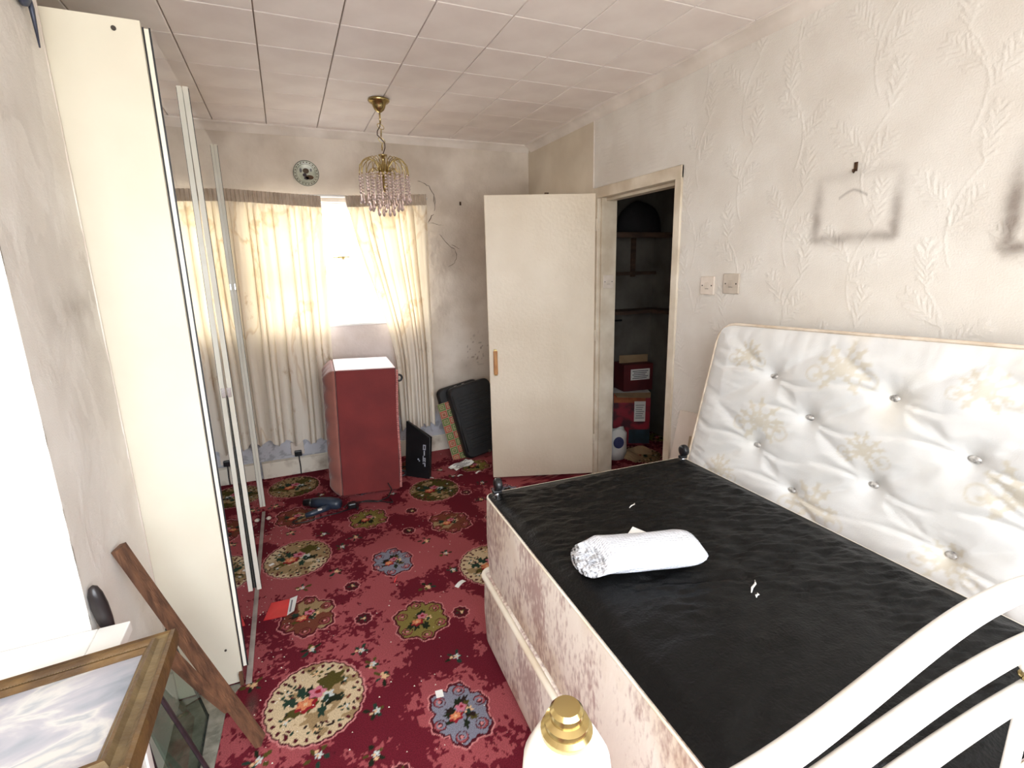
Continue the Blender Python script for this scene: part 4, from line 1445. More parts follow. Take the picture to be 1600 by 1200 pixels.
SW, SH = .36, .575
fr = round_slab(SW, SH, .0, .07, .05).build('front_shell', M['blackcase'], su, True, angle=50)
for k in range(9):
    MB().box(.05, SW - .05, -.007, .003, .07 + k * .049, .098 + k * .049, .003).build('rib', M['blackcase'], fr)
MB().tube([(.02, .004, .06), (.02, .004, SH - .06)], .006, 8).build('edge_piping', M['blackplastic'], fr, True)
re_ = round_slab(SW, SH, .10, .15, .05, -.055, .012).build('rear_shell', M['blackcase'], su, True, angle=50)
for x in (.085, .15):
    MB().box(x, x + .022, .072, .098, SH - .012, SH + .004, .002).build('latch', M['chrome'], su)
MB().lathe([(.012, 0), (.012, .008)], 12, (.19, -.010, .012), 'y').build('foot', M['chrome'], su)
bd = thing('game_board', 'board of green and red squares slotted between the suitcase shells', 'game board', (1.148, 3.530, .004), sc_rot)
MB().box(-.090, .045, .079, .090, .004, .478, .001).build('board', M['tan_board'], bd)
for i in range(2):
    for j in range(8):
        x0, z0 = -.0885 + i * .0590, .006 + j * .0590
        g_ = (i + j) % 2
        sq = MB().box(x0 + .002, x0 + .057, .0776, .0789, z0 + .002, z0 + .057).build('square', M['sq_green' if g_ else 'sq_red'], bd)
        for (q_, yy, mm_) in ((.017, .0772, 'tan_board'), (.012, .0768, 'sq_green' if g_ else 'sq_red'), (.006, .0764, 'sq_mark')):
            MB().box(x0 + .0295 - q_, x0 + .0295 + q_, yy, yy + .0004, z0 + .0295 - q_, z0 + .0295 + q_).build('square_mark', M[mm_], sq)

# leaflets and small litter
lf = thing('leaflet', 'crumpled white printed leaflet on the carpet before the suitcase', 'leaflet', (1.06, 3.435, .001), (0, 0, .35))
mb = MB()
vs = []
for a in range(7):
    for b_ in range(4):
        vs.append((.17 * (a / 6 - .5), .10 * (b_ / 3 - .5), .003 + .022 * (a / 6) ** 2 + .008 * math.sin(b_ * 2 + a)))
m_ = len(vs)
vs += [(x, y, z + .0015) for x, y, z in vs]
fs = [(a * 4 + b_, a * 4 + b_ + 1, a * 4 + b_ + 5, a * 4 + b_ + 4) for a in range(6) for b_ in range(3)]
fs += [tuple(k + m_ for k in f[::-1]) for f in fs]
o = mb.add(vs, fs).build('sheet', M['white_paper'], lf)
o.location.z = .006
for k in range(5):
    MB().box(-.05 + .02 * (k % 2), .06 - .012 * (k % 3), -.035 + k * .016, -.029 + k * .016, .0, .0012).xf(Matrix.Translation((0, 0, .022)) @ Matrix.Rotation(-.13, 4, 'Y')).build('print_line', M['print'], lf)
rc = thing('red_card', 'red folded card with a white edge on the carpet by the mirror', 'card', (-.180, 2.215, .001), (0, 0, -.12))
MB().add([(-.060, -.055, .001), (.034, -.06, .006), (.034, .055, .010), (-.045, .06, .003), (-.060, -.055, .003), (.034, -.06, .008), (.034, .055, .012), (-.045, .06, .005)],
         [(0, 3, 2, 1), (4, 5, 6, 7), (0, 1, 5, 4), (1, 2, 6, 5), (2, 3, 7, 6), (3, 0, 4, 7)]).build('cover', M['redcard'], rc)
MB().add([(.035, -.06, .008), (.064, -.054, .020), (.068, .052, .022), (.035, .055, .012), (.035, -.06, .009), (.064, -.054, .021), (.068, .052, .023), (.035, .055, .013)],
         [(0, 3, 2, 1), (4, 5, 6, 7), (0, 1, 5, 4), (1, 2, 6, 5), (2, 3, 7, 6), (3, 0, 4, 7)]).build('flap', M['white_paper'], rc)
MB().box(.043, .049, -.048, .035, .0165, .0180).xf(Matrix.Rotation(.02, 4, 'Y')).build('print_line', M['print'], rc)
wc = MB().box(-.013, .013, -.016, .016, 0, .0015, .0004).build('paper_square', M['white_paper'])
wc.location = (.335, 1.475, .001)
wc.rotation_euler = (0, .03, -.1)
tag(wc, 'small white paper square on the blue carpet medallion', 'paper')
pk = thing('sweet_wrapper', 'crumpled cream wrapper on the carpet beside the mirror door', 'wrapper', (-.222, 2.60, .001), (0, 0, .5))
mb = MB()
vs = [(.045 * (a / 5 - .5) * 1.4, .03 * (b_ / 3 - .5) * 1.6, .004 + .010 * abs(math.sin(a * 1.7 + b_))) for a in range(6) for b_ in range(4)]
m_ = len(vs)
vs += [(x, y, z + .001) for x, y, z in vs]
fs = [(a * 4 + b_, a * 4 + b_ + 1, a * 4 + b_ + 5, a * 4 + b_ + 4) for a in range(5) for b_ in range(3)]
mb.add(vs, fs + [tuple(k + m_ for k in f[::-1]) for f in fs]).build('foil', M['cardboard'], pk)
MB().box(-.012, .012, -.008, .008, .0155, .0165).build('print_patch', M['white_paper'], pk)
for i, (x, y, r, lab) in enumerate(((-.25, 3.172, .014, 'pinkish plaster lump at the foot of the mirror'),)):
    mb = MB().ball((0, 0, .009), r, 8, 6, .7)
    mb.v = [(x_ * (1 + .2 * math.sin(9 * z_ * 100 + y_ * 300)), y_ * 1.2, z_) for x_, y_, z_ in mb.v]
    o = mb.build('plaster_lump', M['plaster'], None, True)
    o.location = (x, y, .001)
    tag(o, lab, 'plaster')
for i, (x, y, rz, l, lab) in enumerate(((.33, 2.22, 1.1, .05, 'red matchstick-like splinter lying mid carpet'), (1.14, 3.28, .5, .055, 'white paper curl on the carpet near the door edge'), (.60, 2.05, .6, .06, 'pale card scrap on the carpet against the bed base'),
                                        (.80, 3.33, -.4, .035, 'white paper shred between the screen and the leaflet'), (1.0, 3.28, .2, .04, 'cream paper scrap on the carpet before the leaflet'))):
    mb = MB()
    w = (.006, .014, .022, .012, .016)[i]
    vs = [(l * (a / 4 - .5), s * w / 2, .002 + .006 * math.sin(a / 4 * PI)) for a in range(5) for s in (-1, 1)]
    m_ = len(vs)
    vs += [(x_, y_, z_ + .0012) for x_, y_, z_ in vs]
    fs = [(a * 2, a * 2 + 1, a * 2 + 3, a * 2 + 2) for a in range(4)]
    o = mb.add(vs, fs + [tuple(k + m_ for k in f[::-1]) for f in fs]).build('litter_scrap', M['redcard'] if i == 0 else M['white_paper'])
    o.location = (x, y, -.0008)
    o.rotation_euler = (0, 0, rz)
    tag(o, lab, 'scrap', 'scraps scattered on the carpet')
mb = MB()
rr = random.Random(31)
for k in range(330):
    y = rr.uniform(1.2, 3.8)
    x = rr.uniform(-.27, .50) if y < 2 else rr.uniform(-.27, 1.1)
    if rr.random() < .4:
        x = -.262 + abs(rr.gauss(0, .07))
    if -.06 < x - .39 < .35 and 3.2 < y:
        continue
    s = rr.uniform(.0010, .0034)
    mb.add([(x - s, y - s * .6, .001), (x + s, y - s, .001), (x + s * .3, y + s, .001), (x, y, .001 + s * .9)], [(0, 2, 1), (0, 1, 3), (1, 2, 3), (2, 0, 3)])
o = mb.build('plaster_crumbs', M['plaster'])
tag(o, 'white plaster crumbs scattered over the red carpet', 'crumbs', kind='stuff')

# hair dryer with its flex
hd_ = thing('hair_dryer', 'dark blue hair dryer lying on the carpet with a tangled flex', 'hair dryer', (.04, 3.13, .001))
MB().tube([(-.085, -.045, .018), (-.04, -.038, .022), (.015, -.02, .026), (.06, .0, .030)], [.014, .018, .020, .024], 14).build('handle', M['dryerblue'], hd_, True)
MB().tube([(-.035, .075, .040), (.01, .05, .042), (.06, .02, .042), (.105, -.01, .040), (.125, -.02, .040)], [.030, .034, .038, .036, .026], 18).build('barrel', M['dryerblue'], hd_, True)
MB().tube([(-.085, .105, .038), (-.05, .085, .040), (-.034, .074, .040)], [.020, .024, .030], 16, flat=1.0).build('nozzle', M['blackplastic'], hd_, True)
MB().box(-.012, .012, -.052, -.036, .036, .042).build('button', M['white_paper'], hd_)
fl = []
for k in range(60):
    t_ = k / 59
    fl.append((.125 + .30 * t_ + .045 * math.sin(9 * t_ + .3), -.02 + .055 * math.sin(13 * t_) - .02 * t_, .006 + .010 * (1 + math.sin(17 * t_)) * .5))
MB().tube(fl, .0036, 6).build('flex', M['blackplastic'], hd_, True)
fl = [(-.09, -.045, .014), (-.13, -.05, .006), (-.16, -.07, .005), (-.14, -.10, .005), (-.08, -.10, .005), (.02, -.075, .005), (.10, -.07, .006), (.18, -.05, .008)]
MB().tube(fl, .0036, 6).build('flex', M['blackplastic'], hd_, True)
fl = [(.19, -.03, .03), (.24, .015, .012), (.30, -.005, .008), (.35, -.03, .010), (.42, -.015, .02), (.45, .03, .05), (.435, .06, .085)]
fl2 = []
for i in range(len(fl) - 1):
    for t_ in (0, .33, .66):
        fl2.append(tuple(np.array(fl[i]) * (1 - t_) + np.array(fl[i + 1]) * t_))
MB().tube(fl2 + [fl[-1]], .0038, 6).build('flex', M['blackplastic'], hd_, True)
MB().box(.165, .215, -.055, -.010, .004, .040, .008).build('plug', M['blackplastic'], hd_)

# ------------------------------------------------------------------ two stacked divan halves
def rounded_rect(w, l, r, n=6):
    pts = []
    for (cx, cy, a0) in ((w / 2 - r, -l / 2 + r, -PI / 2), (w / 2 - r, l / 2 - r, 0), (-w / 2 + r, l / 2 - r, PI / 2), (-w / 2 + r, -l / 2 + r, PI)):
        for k in range(n):
            a = a0 + PI / 2 * k / (n - 1)
            pts.append((cx + r * math.cos(a), cy + r * math.sin(a)))
    return pts


def divan_body(w, l, z0, z1, rb, rt):
    n_ = 24
    base = rounded_rect(w, l, .035)
    levels = []
    for k in range(4):
        a = PI / 2 * k / 3
        levels.append((z0 + rb * (1 - math.sin(a)), rb * (1 - math.cos(a))))
    levels = levels[::-1]
    zz = sorted(set([(z0 + rb * (1 - math.cos(PI / 2 * k / 3)), rb * (1 - math.sin(PI / 2 * k / 3))) for k in range(4)] + [((z0 + z1) / 2, -.004)] + [(z1 - rt * (1 - math.cos(PI / 2 * k / 3)), rt * (1 - math.sin(PI / 2 * k / 3))) for k in range(4)]))
    vs, fs = [], []
    for z, ins in zz:
        vs += [(x * (1 - 2 * ins / w), y * (1 - 2 * ins / l), z) for x, y in base]
    for i in range(len(zz) - 1):
        fs += [(i * n_ + k, i * n_ + (k + 1) % n_, (i + 1) * n_ + (k + 1) % n_, (i + 1) * n_ + k) for k in range(n_)]
    fs += [tuple(range(n_))[::-1], tuple((len(zz) - 1) * n_ + k for k in range(n_))]
    return MB().add(vs, fs)


BRZ = math.radians(-2.4)
BC = (.990, .930)
W_, L_ = .885, 1.31
dl = thing('divan_base', 'lower damask divan half resting on the carpet', 'bed base', (BC[0] + .002, BC[1] + .022, .0), (0, 0, BRZ), 'stacked divan halves')
MB_ = divan_body(W_ + .022, L_ + .02, .012, .335, .03, .02).build('box', M['divan'], dl, True)
base = rounded_rect(W_ + .026, L_ + .024, .04)
MB().tube([(x, y, .322) for x, y in base] + [(base[0][0], base[0][1], .322)], .011, 8, cap=False).build('piping', M['piping'], dl, True)
for sx in (-1, 1):
    for sy in (-1, 1):
        MB().lathe([(.02, 0), (.02, .012)], 12, (sx * .38, sy * .52, 0)).build('glide', M['blackplastic'], dl)
du = thing('divan_base', 'upper divan half turned upside down with its black underside showing', 'bed base', (BC[0], BC[1], .337), (0, 0, BRZ), 'stacked divan halves')
UZ = .315
MB().add([], [])
divan_body(W_, L_, 0, UZ, .012, .006).build('box', M['divan'], du, True)
base = rounded_rect(W_ - .004, L_ - .004, .036)
MB().tube([(x, y, UZ - .001) for x, y in base] + [(base[0][0], base[0][1], UZ - .001)], .0032, 8, cap=False).build('edge_binding', M['piping'], du, True)
nu, nv = 240, 340
U, V = np.meshgrid(np.linspace(-1, 1, nu), np.linspace(-1, 1, nv), indexing='ij')
wx, wy = W_ / 2 - .006, L_ / 2 - .006
X_, Y_ = U * wx, V * wy
r_ = .03
ex, ey = np.maximum(np.abs(X_) - (wx - r_), 0), np.maximum(np.abs(Y_) - (wy - r_), 0)
dd = np.hypot(ex, ey)
sc_ = np.where(dd > r_, r_ / np.maximum(dd, 1e-9), 1)
X_ = np.sign(X_) * (np.minimum(np.abs(X_), wx - r_) + ex * sc_)
Y_ = np.sign(Y_) * (np.minimum(np.abs(Y_), wy - r_) + ey * sc_)
edge = smooth01(np.minimum(wx - np.abs(X_), wy - np.abs(Y_)), .0, .06)
sag = -.006 * smooth01(np.minimum(wx - np.abs(X_), wy - np.abs(Y_)), 0, .18)
wr_ = fbm(X_ * 9 + Y_ * 5, Y_ * 26 - X_ * 8, 4, 120) - .5
wr2 = fbm(X_ * 17 - Y_ * 9, Y_ * 62 + X_ * 20, 2, 130) - .5
mask = smooth01(fbm(X_ * 3, Y_ * 3, 2, 140) + .35 * (X_ / wx) * .4, .30, .55)
Z_ = np.maximum(UZ + .003 + edge * (.011 + .009 * wr_ + .014 * wr2 * mask), UZ + .0018)
o = grid_mesh('dust_cover', np.stack([X_, Y_, Z_], -1), M['blackcloth'], parent=du)
o['label'] = 'wrinkled black fabric underside'
for sx in (-1, 1):
    for sy in (1,):
        cx, cy = sx * (W_ / 2 - .035), sy * (L_ / 2 - .045)
        cs = MB().tube([(cx, cy, UZ - .005), (cx, cy, UZ + .03)], .010, 10).build('castor', M['chrome'], du, True)
        MB().box(cx - .016, cx + .016, cy - .010, cy + .010, UZ + .018, UZ + .030, .003).build('fork', M['blackplastic'], cs)
        MB().lathe([(.012, -.013), (.021, -.011), (.024, -.006), (.024, .006), (.021, .011), (.012, .013)], 18, (cx + .004, cy, UZ + .050), 'x').build('wheel', M['blackplastic'], cs, True)
for (x, y, l, a) in ((-.02, .34, .022, .4), (.0, .29, .012, -.6), (.0, -.15, .030, .5), (-.02, -.18, .010, .3)):
    mb = MB().tube([(-l, 0, 0), (-l * .3, .004, .001), (l * .4, .002, .001), (l, .008, 0)], [.001, .003, .0026, .0006], 8, flat=.3)
    o = mb.build('fabric_tear', M['white_paper'], du, True)
    o.location = (x, y, UZ + .013)
    o.rotation_euler = (0, 0, a)

# bubble wrap roll lying on the black cover
bw_ = thing('bubble_wrap_roll', 'roll of bubble wrap lying on the black divan underside', 'bubble wrap', (.795, .975, .672), (0, 0, math.radians(-17)))
bw_.scale = (.94, .86, .86)
nn, ns = 40, 30
vs = []
for i in range(ns):
    t_ = i / (ns - 1)
    x = -.165 + .33 * t_
    endc = max(.06, 1 - max(0, (t_ - .82) / .18) ** 2.6) ** .5
    endl = min(1, .62 + t_ * 2.6)
    for k in range(nn):
        th = 2 * PI * k / nn
        rr_ = 1 + .03 * math.sin(3 * th + 5 * t_) + .012 * math.sin(9 * th + 17 * t_)
        hz = .043 * endc * endl
        yy = .078 * (.65 + .35 * endc) * rr_ * math.cos(th) * (1 + .10 * (1 - t_))
        zz = .043 * endl + hz * math.sin(th) * rr_
        skew = .030 * max(0, 1 - t_ * 5) * math.sin(th)
        vs.append((x + skew - .018 * math.cos(th) * (1 - t_), yy, max(0.0, zz)))
fs = [(i * nn + k, i * nn + (k + 1) % nn, (i + 1) * nn + (k + 1) % nn, (i + 1) * nn + k) for i in range(ns - 1) for k in range(nn)]
fs.append(tuple((ns - 1) * nn + k for k in range(nn)))
c0 = len(vs)
for q, (sc2, dx2) in enumerate(((.80, .012), (.55, -.004), (.28, .016), (.02, .006))):
    for k in range(nn):
        v0 = np.array(vs[k])
        cc = np.array([-.168, 0, .026])
        p_ = cc + (v0 - cc) * sc2
        vs.append((p_[0] + dx2 + .006 * math.sin(5 * k + q), p_[1], max(.001, p_[2])))
for q in range(4):
    a0_ = 0 if q == 0 else c0 + (q - 1) * nn
    b0_ = c0 + q * nn
    fs += [(a0_ + (k + 1) % nn, a0_ + k, b0_ + k, b0_ + (k + 1) % nn) for k in range(nn)]
body = MB().add(vs, fs).build('wrap', M['bubble'], bw_, True)
MB().add([(-.04, .06, .05), (.06, .06, .05), (.005, .115, .060), (-.04, .06, .052), (.06, .06, .052), (.005, .115, .062)], [(0, 1, 2), (3, 5, 4), (0, 3, 4, 1), (1, 4, 5, 2), (2, 5, 3, 0)]).build('paper_corner', M['white_paper'], bw_)

# ------------------------------------------------------------------ mattress leaning on the right wall
ML, MH, MT = 1.86, 1.215, .20
lean = math.atan2(.125, 1.21)
mt = thing('tufted_mattress', 'white damask tufted mattress stood on edge against the wall', 'mattress', (1.500, 1.585, .002))
nu, nv = 300, 200
S, T = np.meshgrid(np.linspace(0, ML, nu), np.linspace(0, MH, nv), indexing='ij')   # S runs toward the viewer (-y), T up the face
rc_ = .075
S0, T0 = S.copy(), T.copy()
for (cs_, ct_, ss, tt) in ((rc_, MH - rc_, -1, 1), (ML - rc_, MH - rc_, 1, 1), (rc_, rc_, -1, -1), (ML - rc_, rc_, 1, -1)):
    a, b_ = (S - cs_) * ss, (T - ct_) * tt
    inn = (a > 0) & (b_ > 0)
    mxx = np.maximum(a, b_)
    hyp = np.maximum(np.hypot(a, b_), 1e-9)
    k = np.where(inn, mxx / hyp, 1)
    S = np.where(inn, cs_ + ss * a * k, S)
    T = np.where(inn, ct_ + tt * b_ * k, T)
btn = []
r1 = [1.035, .768, .50, .23]
r2 = [.915, .650, .38, .12]
for z in r1:
    btn += [(1.60 - y, z / math.cos(lean)) for y in (1.295, .885, .475, .065)]
for z in r2:
    btn += [(1.60 - y, z / math.cos(lean)) for y in (1.50, 1.125, .67, .255, -.15) if 1.60 - y > .16]
ed = np.minimum(np.minimum(S, ML - S), np.minimum(T, MH - T))
D = .034 * np.clip(ed / .10, 0, 1) ** .5
dim = np.zeros_like(S)
for (bs, bt) in btn:
    d_ = np.hypot((S - bs), (T - bt) * 1.1)
    dim = np.maximum(dim, np.exp(-d_ / .045))
    # crease running along the row from button to button, drooping slightly
    for sgn in (-1, 1):
        ds = (S - bs) * sgn
        t_ = np.clip(ds / .23, 0, 1)
        dt = (T - bt) + .022 * np.sin(PI * t_) * (1 if sgn > 0 else -.6)
        di = np.hypot(ds - t_ * .23, dt)
        wid = np.where(dt > 0, .022, .007)
        dim = np.maximum(dim, (.58 - .50 * t_) * np.exp(-di / wid))
        for (tx, ty) in ((.205, .128), (.205, -.128)):
            ll = math.hypot(tx, ty)
            t_ = np.clip((ds * tx + (T - bt) * ty) / ll ** 2, 0, 1)
            di = np.hypot(ds - t_ * tx, (T - bt) - t_ * ty)
            dim = np.maximum(dim, (.34 - .16 * t_) * np.exp(-(di / .026) ** 1.3))
D = D - .048 * dim
wrk = fbm(S * 5, T * 40 + S * 6, 3, 150) - .5
nearl = np.exp(-S / .12)
D += .016 * wrk * nearl * np.clip(ed / .03, 0, 1)
D += .010 * (fbm(S * 9 + T * 4, T * 22 - S * 5, 3, 160) - .5) * np.clip(ed / .05, 0, 1)
topw = np.exp(-(MH - T) / .13)
D += .009 * (fbm(S * 26, T * 5, 2, 171) - .5) * topw * np.clip(ed / .03, 0, 1)
# local frame: up the face u=(sin, 0, cos); face normal (toward viewer) n=(-cos, 0, sin)
us, uc_ = math.sin(lean), math.cos(lean)


def mpt(S, T, D):
    x = T * us - D * uc_
    z = T * uc_ + D * us
    sh = .17 * (MH - T) * .75 - .03
    y = -(S) + np.where(S < .9, sh * (1 - S / .9), 0) - .0
    z = z + .024 * (S / 1.0) * (T / MH)
    return np.stack([x, y, z], -1)


c = np.broadcast_to(s2l((216, 215, 212)), S.shape + (3,)).copy()
yel = smooth01(fbm(S * 4, T * 4, 4, 180), .5, .75) * .30
c = c * (1 - yel[..., None]) + s2l((224, 210, 180)) * yel[..., None]


def damask(cs_, ct_, s, seed):
    r = random.Random(seed)
    m = np.zeros_like(S)
    for k in range(9):
        a = PI / 2 + (k - 4) * .62 + r.uniform(-.15, .15)
        for (d0, ln, w) in ((.016, .036, .013), (.045, .034, .016)):
            px, pt = cs_ + s * d0 * math.cos(a), ct_ + s * d0 * math.sin(a)
            u = ((S - px) * math.cos(a) + (T - pt) * math.sin(a)) / (s * ln)
            v = (-(S - px) * math.sin(a) + (T - pt) * math.cos(a)) / (s * w)
            rad = np.hypot(u - .5, v * (1.1 + .5 * np.cos(9 * u)))
            m = np.maximum(m, np.clip((.62 - rad) * 6, 0, 1))
    u, v = (S - cs_) / (s * .022), (T - ct_) / (s * .022)
    m = np.maximum(m, np.clip((1 - np.hypot(u, v)) * 4, 0, 1))
    # swirl tails
    for sd in (-1, 1):
        d_ = np.abs(np.hypot(S - cs_ - sd * s * .075, T - ct_ + s * .02) - s * .022)
        m = np.maximum(m, np.clip(1 - d_ / (.006 * s), 0, 1) * .9)
    return m


m = np.zeros_like(S)
q = 0
for i in range(6):
    for j in range(5):
        q += 1
        m = np.maximum(m, damask(.19 + i * .37 + (.12 if j % 2 else 0), 1.10 - j * .235, 1.15 if (i + j) % 2 else .8, q))
m = (m * .6)[..., None]
c = c * (1 - m) + s2l((198, 186, 160)) * m
P = mpt(S, T, D + .0)
front = grid_mesh('front_panel', P, M['mattress'], color=c, parent=mt)
# border and back
idx = [(i, 0) for i in range(nu - 1)] + [(nu - 1, j) for j in range(nv - 1)] + [(i, nv - 1) for i in range(nu - 1, 0, -1)] + [(0, j) for j in range(nv - 1, 0, -1)]
idx = idx[::5]
ringf = [mpt(S[i, j], T[i, j], D[i, j]) for i, j in idx]
rings = [ringf]
for (dp, bul) in ((-.03, .006), (-.10, .012), (-.17, .006), (-MT, 0)):
    rg = []
    for i, j in idx:
        s_, t_ = S[i, j], T[i, j]
        s2, t2 = s_ + (s_ / ML - .5) * 2 * bul, t_ + (t_ / MH - .5) * 2 * bul * .3
        rg.append(mpt(np.array(s2), np.array(max(0, t2)), np.array(dp)))
    rings.append(rg)
n_ = len(idx)
vs = [p for rg in rings for p in rg]
fs = [(a * n_ + k, a * n_ + (k + 1) % n_, (a + 1) * n_ + (k + 1) % n_, (a + 1) * n_ + k) for a in range(len(rings) - 1) for k in range(n_)]
fs.append(tuple((len(rings) - 1) * n_ + k for k in range(n_)))
MB().add(vs, fs).build('border_and_back', mat('mattress_border', rgb(236, 230, 218), .7, c2=rgb(222, 212, 194), scale=9), mt, True, angle=60)
pts = [mpt(S[i, j], T[i, j], np.array(.006)) for i, j in idx]
MB().tube(pts + [pts[0]], .0055, 8, cap=False).build('piping', M['mpiping'], mt, True)
for (bs, bt) in btn:
    if bt < .02 or bs > ML - .05:
        continue
    i, j = int(round(bs / ML * (nu - 1))), int(round(bt / MH * (nv - 1)))
    p = P[i, j]
    mb = MB()
    mb.lathe([(.0005, .016), (.008, .015), (.0125, .010), (.0135, .006), (.012, -.002)], 14)
    mb.xf(Matrix.Translation(Vector(p)) @ Matrix.Rotation(-PI / 2 + lean, 4, 'Y') @ Matrix.Diagonal((.8, 1.35, 1, 1)))
    mb.build('button', M['button'], mt, True)

# boards behind the mattress
bdm = thing('hardboard_sheet', 'cream hardboard sheet propped behind the mattress end', 'board', (XR - .032, 1.86, .0), (0, math.radians(0), 0))
MB().add([(-.09, -.24, 0), (-.09, .20, 0), (-.0, .15, .695), (-.0, -.24, .735), (-.08, -.24, 0), (-.08, .20, 0), (.008, .15, .695), (.008, -.24, .735)],
         [(0, 3, 2, 1), (4, 5, 6, 7), (0, 1, 5, 4), (1, 2, 6, 5), (2, 3, 7, 6), (3, 0, 4, 7)]).build('sheet', M['cream_board'], bdm)
bdt = thing('backing_strip', 'tan strip of board wedged against the mattress edge', 'board', (1.742, 1.80, .0))
MB().add([(-.02, -.14, 0), (-.02, .085, 0), (.045, .075, .60), (.045, -.14, .62), (-.012, -.14, 0), (-.012, .085, 0), (.053, .075, .60), (.053, -.14, .62)],
         [(0, 3, 2, 1), (4, 5, 6, 7), (0, 1, 5, 4), (1, 2, 6, 5), (2, 3, 7, 6), (3, 0, 4, 7)]).build('strip', M['tan_board'], bdt)

# ------------------------------------------------------------------ white tubular headboard standing at the near end of the bed
HBK = .893
HBX, HBY, HW = .770 * HBK, .270 * HBK, .615 * HBK


def hz_(z):
    return 1.45 - (1.45 - z) * HBK


hb = thing('metal_headboard', 'white tubular metal headboard with brass-capped ball posts and curved rails', 'headboard', (HBX, HBY, 0))
for sx in (-1, 1):
    x = sx * HW
    po = MB().lathe([(.017, 0), (.017, hz_(1.02))], 20, (x, 0, 0)).build('post', M['tubewhite'], hb, True, angle=40)
    pr_ = [(.019, 1.015), (.026, 1.022), (.0335, 1.040), (.0350, 1.0625), (.0345, 1.0635), (.0345, 1.0655), (.0348, 1.0665), (.0325, 1.090), (.024, 1.107), (.018, 1.112)]
    MB().lathe([(r * HBK, hz_(z)) for r, z in pr_], 32, (x, 0, 0)).build('ball_finial', M['tubewhite'], po, True, angle=40)
    pr_ = [(.019, 1.1115), (.0195, 1.116), (.0165, 1.1185), (.0165, 1.123), (.0125, 1.1255), (.0125, 1.132), (.010, 1.135), (.0005, 1.1355)]
    MB().lathe([(r * HBK, hz_(z)) for r, z in pr_], 28, (x, 0, 0)).build('brass_cap', M['brass'], po, True, angle=30)
    MB().torus((x, 0, hz_(1.0645)), .0346 * HBK, .0008, (0, 0, 1), 32, 6).build('groove_line', M['tan_board'], po, True)


def ogee(zc, ze):
    pts = []
    for k in range(49):
        x = -HW + 2 * HW * k / 48
        u = 1 - abs(x) / HW
        s = smooth01(np.array(u), .30, .98)
        pts.append((x, 0, hz_(ze + (zc - ze) * float(s))))
    return pts


RT = .0145 * HBK
MB().tube(ogee(1.028, .962), RT, 14).build('rail', M['tubewhite'], hb, True)
MB().tube(ogee(.925, .893), RT, 14).build('rail', M['tubewhite'], hb, True)
MB().tube(ogee(.832, .815), RT, 14).build('rail', M['tubewhite'], hb, True)
MB().tube([(-HW, 0, .36), (HW, 0, .36)], .012, 12).build('lower_rail', M['tubewhite'], hb, True)
for x in (.163 * HBK, .40 * HBK):
    sp = MB().tube([(x, 0, .37), (x, 0, hz_(.82))], .009, 12).build('spindle', M['tubewhite'], hb, True)
    MB().ball((x, 0, hz_(.874)), .018, 14, 8).build('ball', M['tubewhite'], sp, True)
    MB().torus((x, 0, hz_(.850)), .010, .0038, (0, 0, 1), 18, 6).build('brass_ring', M['brass'], sp, True)
    MB().ball((x, 0, hz_(.966)), .017, 14, 8).build('ball', M['tubewhite'], sp, True)

# ------------------------------------------------------------------ left corner: cabinet, framed picture, sticks and glass
cb = thing('white_cabinet', 'white panelled cabinet under the gilt picture frame', 'cabinet', (-.675, 1.105, 0))
MB().box(-.25, .238, -.215, .212, .004, .632, .003).build('body', M['cabwhite'], cb)
MB().box(-.262, .19, -.222, .218, .6325, .660, .003).build('top', M['cabwhite'], cb)
MB().box(.1905, .252, -.222, .218, .6325, .660, .003).build('top_end_cap', M['cabwhite'], cb)
pm = MB()
for (y0, y1, z0, z1) in ((-.18, .18, .57, .59), (-.18, .18, .05, .07), (-.18, -.16, .07, .57), (.16, .18, .07, .57)):
    pm.box(.2385, .245, y0, y1, z0, z1, .002)
pm.build('panel_moulding', M['cabwhite'], cb)
MB().box(.2385, .241, -.14, .14, .09, .55, .001).build('panel', M['cabwhite'], cb)

